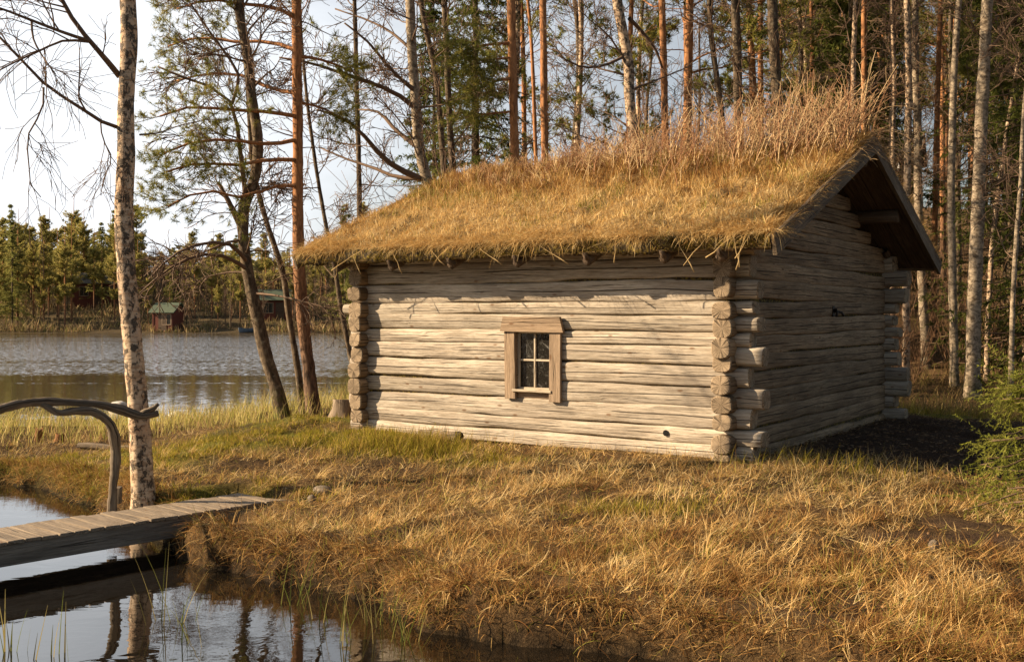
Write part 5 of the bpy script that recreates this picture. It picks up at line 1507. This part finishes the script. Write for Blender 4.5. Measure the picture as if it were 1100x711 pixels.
tri = np.stack([np.stack([x + s * c_, y + s * s_, z + e1[:, 0]], 1), np.stack([x - 0.6 * s * s_, y + 0.6 * s * c_, z + e1[:, 1]], 1), np.stack([x - s * c_, y - s * s_, z + e1[:, 2]], 1), np.stack([x + 0.6 * s * s_, y - 0.6 * s * c_, z + e1[:, 3]], 1)], 1)
m.add(tri.reshape(-1, 3), [np.arange(n * 4).reshape(-1, 4)], np.repeat(np.array([(0.22, 0.11, 0.05), (0.15, 0.075, 0.036), (0.30, 0.17, 0.085), (0.10, 0.052, 0.026)])[rng.integers(0, 4, n)], 4, 0), smooth=False)
tag(m.build('fallen_leaves', M['straw']), 'dead leaves and chips scattered over soil and meadow', kind='stuff')

# sedge blades rising from the stream, one plant per clump
SG = [(182, 668, 9, 0.62, 'tall thin sedge clump rising from the stream nearest the birch reflection'), (207, 690, 5, 0.45, 'short sedge clump in the middle of the stream'), (318, 650, 9, 0.55, 'upright sedge clump in the stream below the grassy bank'),
      (345, 668, 5, 0.5, 'pair of green sedge blades standing in the stream'), (405, 668, 16, 0.55, 'thick green sedge clump where stream meets the bank'), (378, 690, 8, 0.5, 'sedge clump close to the stream edge in the shade'), (437, 690, 14, 0.5, 'leaning sedge clump under the dark bank'),
      (15, 700, 7, 0.5, 'broad bladed sedge clump at the corner of the stream'), (60, 705, 7, 0.5, 'sedge clump with one broad leaning blade in the stream')]
for px, py, nb2, hgt, lab in SG:
    Yw = (CAMZ - WATER) * F / (py - HOR); xw = (px - 550) / F * Yw
    root = tag(empty('sedge_clump', (xw, Yw, WATER)), lab, 'sedge', 'sedge clumps growing in the stream')
    m = MB(); rt_ = np.stack([rng.normal(0, 0.07, nb2), rng.normal(0, 0.05, nb2), np.full(nb2, -0.1)], 1)
    wide = 0.014 if px < 100 else 0.009
    v, fs, t = blades(rt_, rng.uniform(0, 6.28, nb2), rng.uniform(0, R(16), nb2), rng.uniform(R(0), R(40), nb2), hgt * rng.uniform(0.5, 1.15, nb2), rng.uniform(0.6, 1.1, nb2) * wide, 6,
                      np.array([(0.12, 0.14, 0.03), (0.17, 0.17, 0.045), (0.26, 0.21, 0.08)])[rng.integers(0, 3, nb2)] * rng.uniform(0.7, 1.2, (nb2, 1)))
    m.add(v, fs, t); m.build('leaves', M['green'], root)

# ------------------------------------------------------------------ footbridge
BR0 = np.array([-2.25, 10.47]); BD = nrm(np.array([-1.74, -1.94])); BN = np.array([BD[1], -BD[0]])      # BN points to the far side
if BN[1] < 0:
    BN = -BN
ZB, BW, BL = -0.30, 0.62, 6.4
br = empty('footbridge', (BR0[0], BR0[1], ZB), math.atan2(BD[1], BD[0]))
tag(br, 'narrow grey plank footbridge laid across the stream', 'bridge')
ysg = 1 if (-math.sin(math.atan2(BD[1], BD[0])) * BN[0] + math.cos(math.atan2(BD[1], BD[0])) * BN[1]) > 0 else -1
m = MB(); k = 0; xx = 0.0
rb = np.random.default_rng(12)
while xx < BL:
    pw = 0.135 + rb.uniform(-0.008, 0.008)
    m.box((xx + pw / 2, ysg * BW / 2 + rb.normal(0, 0.006), -0.014 + rb.normal(0, 0.002)), (pw - 0.010, BW + rb.uniform(-0.01, 0.015), 0.028), rz=rb.normal(0, 0.008), rx=rb.normal(0, 0.006), along=1, jit=0.004)
    xx += pw
m.build('deck', M['deck'], br)
for yy in (0.035, BW - 0.035):
    m = MB(); m.box((BL / 2 + 0.12, ysg * yy, -0.112), (BL - 0.2, 0.05, 0.165), along=0, jit=0.006); m.build('beam', M['beam'], br)
m = MB(); m.box((0.55, ysg * BW / 2, -0.26), (0.14, BW + 0.1, 0.13), along=1); m.build('sleeper', M['beam'], br)

m = MB(); m.box((0, 0, 0), (0.42, 0.11, 0.028), along=0, jit=0.006)
pp = P(307, 531, 10.55)
pl = m.build('loose_plank', M['deck']); pl.location = (pp[0], pp[1], float(gz(pp[0], pp[1])) + 0.045); pl.rotation_euler = (0, R(2), R(-12))
tag(pl, 'short grey board lying on the grass at the end of the footbridge', 'plank')

# ------------------------------------------------------------------ branch handrail
hb = P(121, 545, 10.35); hb[2] = float(gz(hb[0], hb[1]))
hr = tag(empty('branch_handrail', hb), 'crooked natural branch handrail arching beside the footbridge', 'handrail')


def px_tube(m, pts, widths, n=70, sides=14, rough=0.13):
    w3 = np.array([P(a, b, c) for a, b, c in pts]) - hb
    p = resample(w3, n); d = np.linspace(0, 1, n)
    wd = np.interp(d, np.linspace(0, 1, len(widths)), widths)
    Ym = p[:, 1] + hb[1]
    r = wd / 2 / F * Ym * (1 + 0.22 * (fbm(d * 13 + widths[0], 0 * d, 4) - 0.5) * 2)
    p = p + 0.012 * (np.stack([fbm(d * 7, 0 * d + 1), fbm(d * 7, 0 * d + 2), fbm(d * 7, 0 * d + 3)], 1) - 0.5) * 2
    v, fs, lc = tubes(p[None], r[None], sides, rough=rough); m.add(v, fs, lc=lc)


m = MB(); px_tube(m, [(120, 552, 10.35), (122, 525, 10.35), (125, 495, 10.35), (123, 470, 10.3), (115, 452, 10.2), (100, 442, 10.1), (82, 441, 10.0), (62, 443, 9.9), (45, 434, 9.85)], [10, 9, 9, 11, 12, 10, 9, 8, 6]); m.build('post', M['drift'], hr)
m = MB(); px_tube(m, [(-60, 470, 8.8), (-20, 450, 9.2), (5, 439, 9.5), (35, 432, 9.8), (70, 432, 10.0), (100, 433, 10.15), (130, 440, 10.3), (155, 447, 10.4), (170, 444, 10.45)], [9, 9, 9, 9, 9, 9, 9, 11, 7]); m.build('rail', M['drift'], hr)
m = MB(); px_tube(m, [(152, 445, 10.4), (162, 440, 10.42), (170, 434, 10.44)], [7, 6, 4], n=8, sides=8); m.build('snag', M['drift'], hr)
m = MB(); pp = P(126, 532, 10.45) - hb; m.box((pp[0], pp[1], pp[2]), (0.07, 0.08, 0.16), along=2, jit=0.01); m.build('wedge', M['drift'], hr)

# ------------------------------------------------------------------ stones, stumps, logs
def rock(label, px, py, Y, r, seed, mat='stone', z=None, name='stone'):
    p = P(px, py, Y); m = MB(); stone_mesh(m, (0, 0, 0), r, seed)
    o = m.build(name, M[mat]); zz = float(gz(p[0], p[1])) if z is None else z
    o.location = (p[0], p[1], zz + r[2] * 0.45); o.rotation_euler = (0, 0, seed * 1.3)
    return tag(o, label, 'stone')


rock('rounded brown stone at the foot of the branch handrail', 127, 548, 10.15, (0.13, 0.12, 0.09), 3)
rock('lower brown stone touching the birch root beside the handrail', 143, 545, 10.5, (0.11, 0.10, 0.06), 9)
rock('grey stone in the grass beyond the footbridge end', 347, 535, 10.6, (0.11, 0.08, 0.055), 14)
rock('small reddish brown stone beside the loose board', 335, 538, 10.3, (0.05, 0.045, 0.05), 22)
rock('pale boulder in the reeds at the lake edge', 190, 448, 21.3, (0.22, 0.18, 0.14), 31, 'palestone', z=WATER - 0.02)
rock('second pale boulder in the lake near the birch trunk', 126, 438, 24, (0.25, 0.2, 0.14), 33, 'palestone', z=WATER - 0.04)
rock('dark stone on the lawn right of the bare soil', 1003, 545, 8.1, (0.05, 0.04, 0.05), 35)


def stump(label, px, py, Y, r, h, seed, mat):
    p = P(px, py, Y); z = float(gz(p[0], p[1])); rs_ = np.random.default_rng(seed)
    root = tag(empty('tree_stump', (p[0], p[1], z)), label, 'stump')
    m = MB(); pth = np.array([(0, 0, -0.06), (0, 0, 0.02), (0.01, 0, h * .5), (0.015, 0.01, h)])
    v, fs, lc = tubes(pth[None], np.array([[r * 1.35, r * 1.15, r, r * .95]]), 14, cap=False, rough=0.25, rnd=rs_)
    top = v.reshape(4, 14, 3); top[3, :, 2] += rs_.uniform(-0.35, 0.45, 14) * h * (0.6 if mat == 'rot' else 0.05)
    m.add(top.reshape(-1, 3), fs, lc=lc); m.build('trunk', M['drift'] if mat != 'rot' else M['rot'], root)
    m = MB(); ring = top[3] * 1.0; cen = ring.mean(0); j = np.arange(14); jn = (j + 1) % 14
    cen[2] -= 0.03 * (mat == 'rot')
    m.add(np.concatenate([ring, [cen]]), [np.stack([j, jn, np.full(14, 14)], 1)], lc=np.concatenate([np.stack([0 * j, ring[:, 0], ring[:, 1]], 1), [[0, 0, 0]]]), smooth=False)
    m.build('cut_face', M['endgrain'] if mat != 'rot' else M['rot'], root)
    return root


stump('rotten red stump with jagged top near the handrail end', 41, 470, 15.9, 0.05, 0.16, 4, 'rot')
stump('smaller dark rotten stump next to the red one', 63, 472, 15.8, 0.06, 0.12, 5, 'rot')
stump('broad sawn stump beside the left cabin corner', 369, 437, 17.0, 0.19, 0.28, 6, 'grey')


def lying_log(label, a, b, r, mat, seed):
    a = np.array(a, float); b = np.array(b, float); c = (a + b) / 2
    root = tag(empty('fallen_log', c), label, 'log')
    m = MB(); t = np.linspace(0, 1, 14)[:, None]; p = (a + (b - a) * t) - c; p[:, 2] += 0.01 * np.sin(t[:, 0] * 7)
    v, fs, lc = tubes(p[None], np.full((1, 14), r), 10, rough=0.12); m.add(v, fs, lc=lc); m.build('trunk', M[mat], root)
    m = MB(); stone_mesh(m, p[-1], (r * .95, r * .95, r * .95), seed); m.build('cut_end', M['endgrain'], root)
    return root


a = P(485, 470, 12.6); a[2] = 0.02; lying_log('dark short log half hidden in grass against the front wall', (-1.1, 13.15, 0.03), (-0.62, 12.85, 0.04), 0.055, 'drift', 50)
za = float(gz(-5.75, 15.1)) + 0.05
lying_log('weathered log lying on the strip of land between stream and lake', (-6.1, 15.4, za), (-5.2, 15.1, za), 0.045, 'drift', 51)

# ------------------------------------------------------------------ houses and boat across the lake
def house(label, px, py, Y, w, d, h, rh, wall, roofm, rz, seed, door=True, name='red_house', porch=False):
    p = P(px, py, Y); z = float(gz(p[0], p[1]))
    root = tag(empty(name, (p[0], p[1], z), rz), label, 'house')
    m = MB(); m.box((0, 0, h / 2 - 0.3), (w, d, h + 0.6), along=2, bev=0.01)
    m.add([(-w / 2, -d / 2, h), (-w / 2, d / 2, h), (-w / 2, 0, h + rh * .97), (w / 2, -d / 2, h), (w / 2, d / 2, h), (w / 2, 0, h + rh * .97)], [[(0, 2, 1), (3, 4, 5)]], smooth=False)
    m.build('wall', wall, root)
    m = MB(); an = math.atan2(rh, d / 2); sl_ = (d / 2 + 0.35) / math.cos(an)
    for s in (-1, 1):
        m.box((0, s * (d / 4 + 0.17), h + rh - (d / 4 + 0.17) * math.tan(an) + 0.05), (w + 0.7, sl_, 0.10), rx=-s * an)
    ro = m.build('roof', roofm, root)
    if h > 2.2:
        m = MB(); m.box((w * .2, 0.3, h + rh + 0.2), (0.55, 0.55, 0.9)); m.build('chimney', M['stone'], ro)
    for xx in ((-w * .28, w * .28) if w > 4 else (w * .22,)):
        m = MB()
        for (ox, oz, bw, bh) in ((-0.5, 0, .1, 1.1), (0.5, 0, .1, 1.1), (0, .55, 1.1, .1), (0, -.55, 1.1, .1), (0, 0, .05, 1.0)):
            m.box((xx + ox, -d / 2 - 0.03, h * .58 + oz), (bw, 0.06, bh))
        wo = m.build('window', M['white'] if seed == 4 else M['casing'], root)
        m = MB(); m.box((xx, -d / 2 - 0.012, h * .58), (0.92, 0.03, 1.0)); m.build('pane', M['glass'], wo)
    if door:
        m = MB(); m.box((0, -d / 2 - 0.025, 0.95), (0.9, 0.05, 1.95)); m.build('door', M['board'], root)
    for sx in (-1, 1):
        m = MB(); m.box((sx * (w / 2 - 0.05), -d / 2 - 0.02, h / 2), (0.14, 0.05, h)); m.build('corner_board', M['white'] if seed == 4 else wall, root)
    return root


house('red cottage with a grey roof on the far shore behind the birch trunk', 106, 326, 131, 5.5, 4.0, 2.5, 1.1, M['red'], M['greyroof'], R(18), 1)
house('small red boathouse with a green roof at the far waterline', 181, 352, 113.5, 2.2, 2.4, 2.0, 0.8, M['red'], M['greenroof'], R(-12), 2, door=True, name='boathouse')
house('red cottage with a green roof among trees beyond the alder', 302, 330, 121, 4.4, 3.6, 2.3, 1.0, M['red'], M['greenroof'], R(8), 3)
house('red forest cabin with white trim on the slope right of the gable', 925, 215, 66, 6.5, 4.8, 2.6, 1.5, M['red'], M['greyroof'], R(-24), 4)
p = P(268, 356, 109.5)
root = tag(empty('rowing_boat', (p[0], p[1], WATER + 0.02), R(70)), 'pale blue rowing boat pulled up on the far shore', 'boat')
m = MB(); Sx = np.linspace(-1, 1, 15); prof = []
for s in Sx:
    wdt = 0.62 * (1 - abs(s) ** 2.6); zt = 0.42 + 0.14 * s * s
    prof.append([(s * 1.9, -wdt, zt), (s * 1.85, -wdt * .8, .16), (s * 1.75, -wdt * .3, 0), (s * 1.75, wdt * .3, 0), (s * 1.85, wdt * .8, .16), (s * 1.9, wdt, zt)])
pr_ = np.array(prof); i, j = np.meshgrid(np.arange(14), np.arange(5), indexing='ij')
m.add(pr_.reshape(-1, 3), [np.stack([i * 6 + j, (i + 1) * 6 + j, (i + 1) * 6 + j + 1, i * 6 + j + 1], -1).reshape(-1, 4)]); m.build('hull', M['boat'], root)
for sx in (-.7, .5):
    m = MB(); m.box((sx, 0, .32), (.25, 1.0, .03)); m.build('thwart', M['deck'], root)

# ------------------------------------------------------------------ sky, sun, camera
VEIL0, VEIL1 = 2.6, 8.6
SUN_AZ, SUN_EL = 182.0, 27.0            # direction towards the sun, degrees from +X towards +Y
d = Vector((math.cos(R(SUN_EL)) * math.cos(R(SUN_AZ)), math.cos(R(SUN_EL)) * math.sin(R(SUN_AZ)), math.sin(R(SUN_EL))))
sun = bpy.data.lights.new('sun', 'SUN'); sun.energy = 5.0; sun.angle = R(0.6); sun.color = (1.0, 0.84, 0.63)
so = bpy.data.objects.new('sun', sun); COL.objects.link(so); so.rotation_euler = (-d).to_track_quat('-Z', 'Y').to_euler(); so.location = (-20, 0, 20)

wd = bpy.data.worlds.new('World'); SC.world = wd; wd.use_nodes = True
t = wd.node_tree; t.nodes.clear()
out = t.nodes.new('ShaderNodeOutputWorld'); bg = t.nodes.new('ShaderNodeBackground'); sky = t.nodes.new('ShaderNodeTexSky')
sky.sky_type = 'NISHITA'; sky.sun_disc = False; sky.sun_elevation = R(SUN_EL); sky.sun_rotation = R(90 - SUN_AZ)
sky.dust_density = 2.0; sky.air_density = 1.0
def wn(typ, **kw):
    nd = t.nodes.new('ShaderNode' + typ)
    for k_, v_ in kw.items():
        if k_[0] == 'i' and k_[1:].isdigit():
            if isinstance(v_, bpy.types.NodeSocket):
                t.links.new(v_, nd.inputs[int(k_[1:])])
            else:
                nd.inputs[int(k_[1:])].default_value = v_
        else:
            setattr(nd, k_, v_)
    return nd


tc = wn('TexCoord').outputs['Generated']
mp = wn('Mapping', i0=tc); mp.inputs['Scale'].default_value = (1.6, 1.6, 4.0)
nz = wn('TexNoise', i0=mp.outputs[0], i2=1.7, i3=6.0, i4=0.6)
# thin bright veil of cloud, thickest towards the sun's side of the sky, open blue on the far side
dt = wn('VectorMath', operation='DOT_PRODUCT', i0=tc, i1=(-0.86, 0.46, 0.12)).outputs['Value']
veil = wn('MapRange', i0=dt, i1=0.0, i2=0.85, i3=0.0, i4=1.0).outputs[0]
cov = wn('Math', operation='ADD', i0=veil, i1=wn('Math', operation='MULTIPLY_ADD', i0=nz.outputs[0], i1=1.6, i2=-0.72).outputs[0]); cov.use_clamp = True
bright = wn('MapRange', i0=dt, i1=0.1, i2=0.85, i3=VEIL0, i4=VEIL1).outputs[0]
cc = wn('CombineColor', i0=bright, i1=wn('Math', operation='MULTIPLY', i0=bright, i1=1.13).outputs[0], i2=wn('Math', operation='MULTIPLY', i0=bright, i1=1.30).outputs[0])
mx = wn('MixRGB', i0=cov.outputs[0], i1=sky.outputs[0], i2=cc.outputs[0])
t.links.new(mx.outputs[0], bg.inputs[0]); t.links.new(bg.outputs[0], out.inputs[0])
bg.inputs[1].default_value = 0.06

cam = bpy.data.cameras.new('camera'); co = bpy.data.objects.new('camera', cam); COL.objects.link(co)
co.location = (0, 0, CAMZ); co.rotation_euler = (R(90), 0, 0)
cam.sensor_width = 36; cam.sensor_fit = 'HORIZONTAL'; cam.lens = 36 * F / 1100
cam.shift_y = -(355.5 - HOR) / 1100.0
cam.clip_start = 0.05; cam.clip_end = 4000
SC.camera = co
vs = SC.view_settings; vs.view_transform = 'Standard'; vs.look = 'None'; vs.gamma = 1.0; vs.exposure = 1.2
vs.use_white_balance = True; vs.white_balance_temperature = 7300; vs.white_balance_tint = 12
SC.cycles.max_bounces = 6; SC.cycles.diffuse_bounces = 3; SC.cycles.glossy_bounces = 3; SC.cycles.transparent_max_bounces = 4
SC.cycles.use_denoising = True
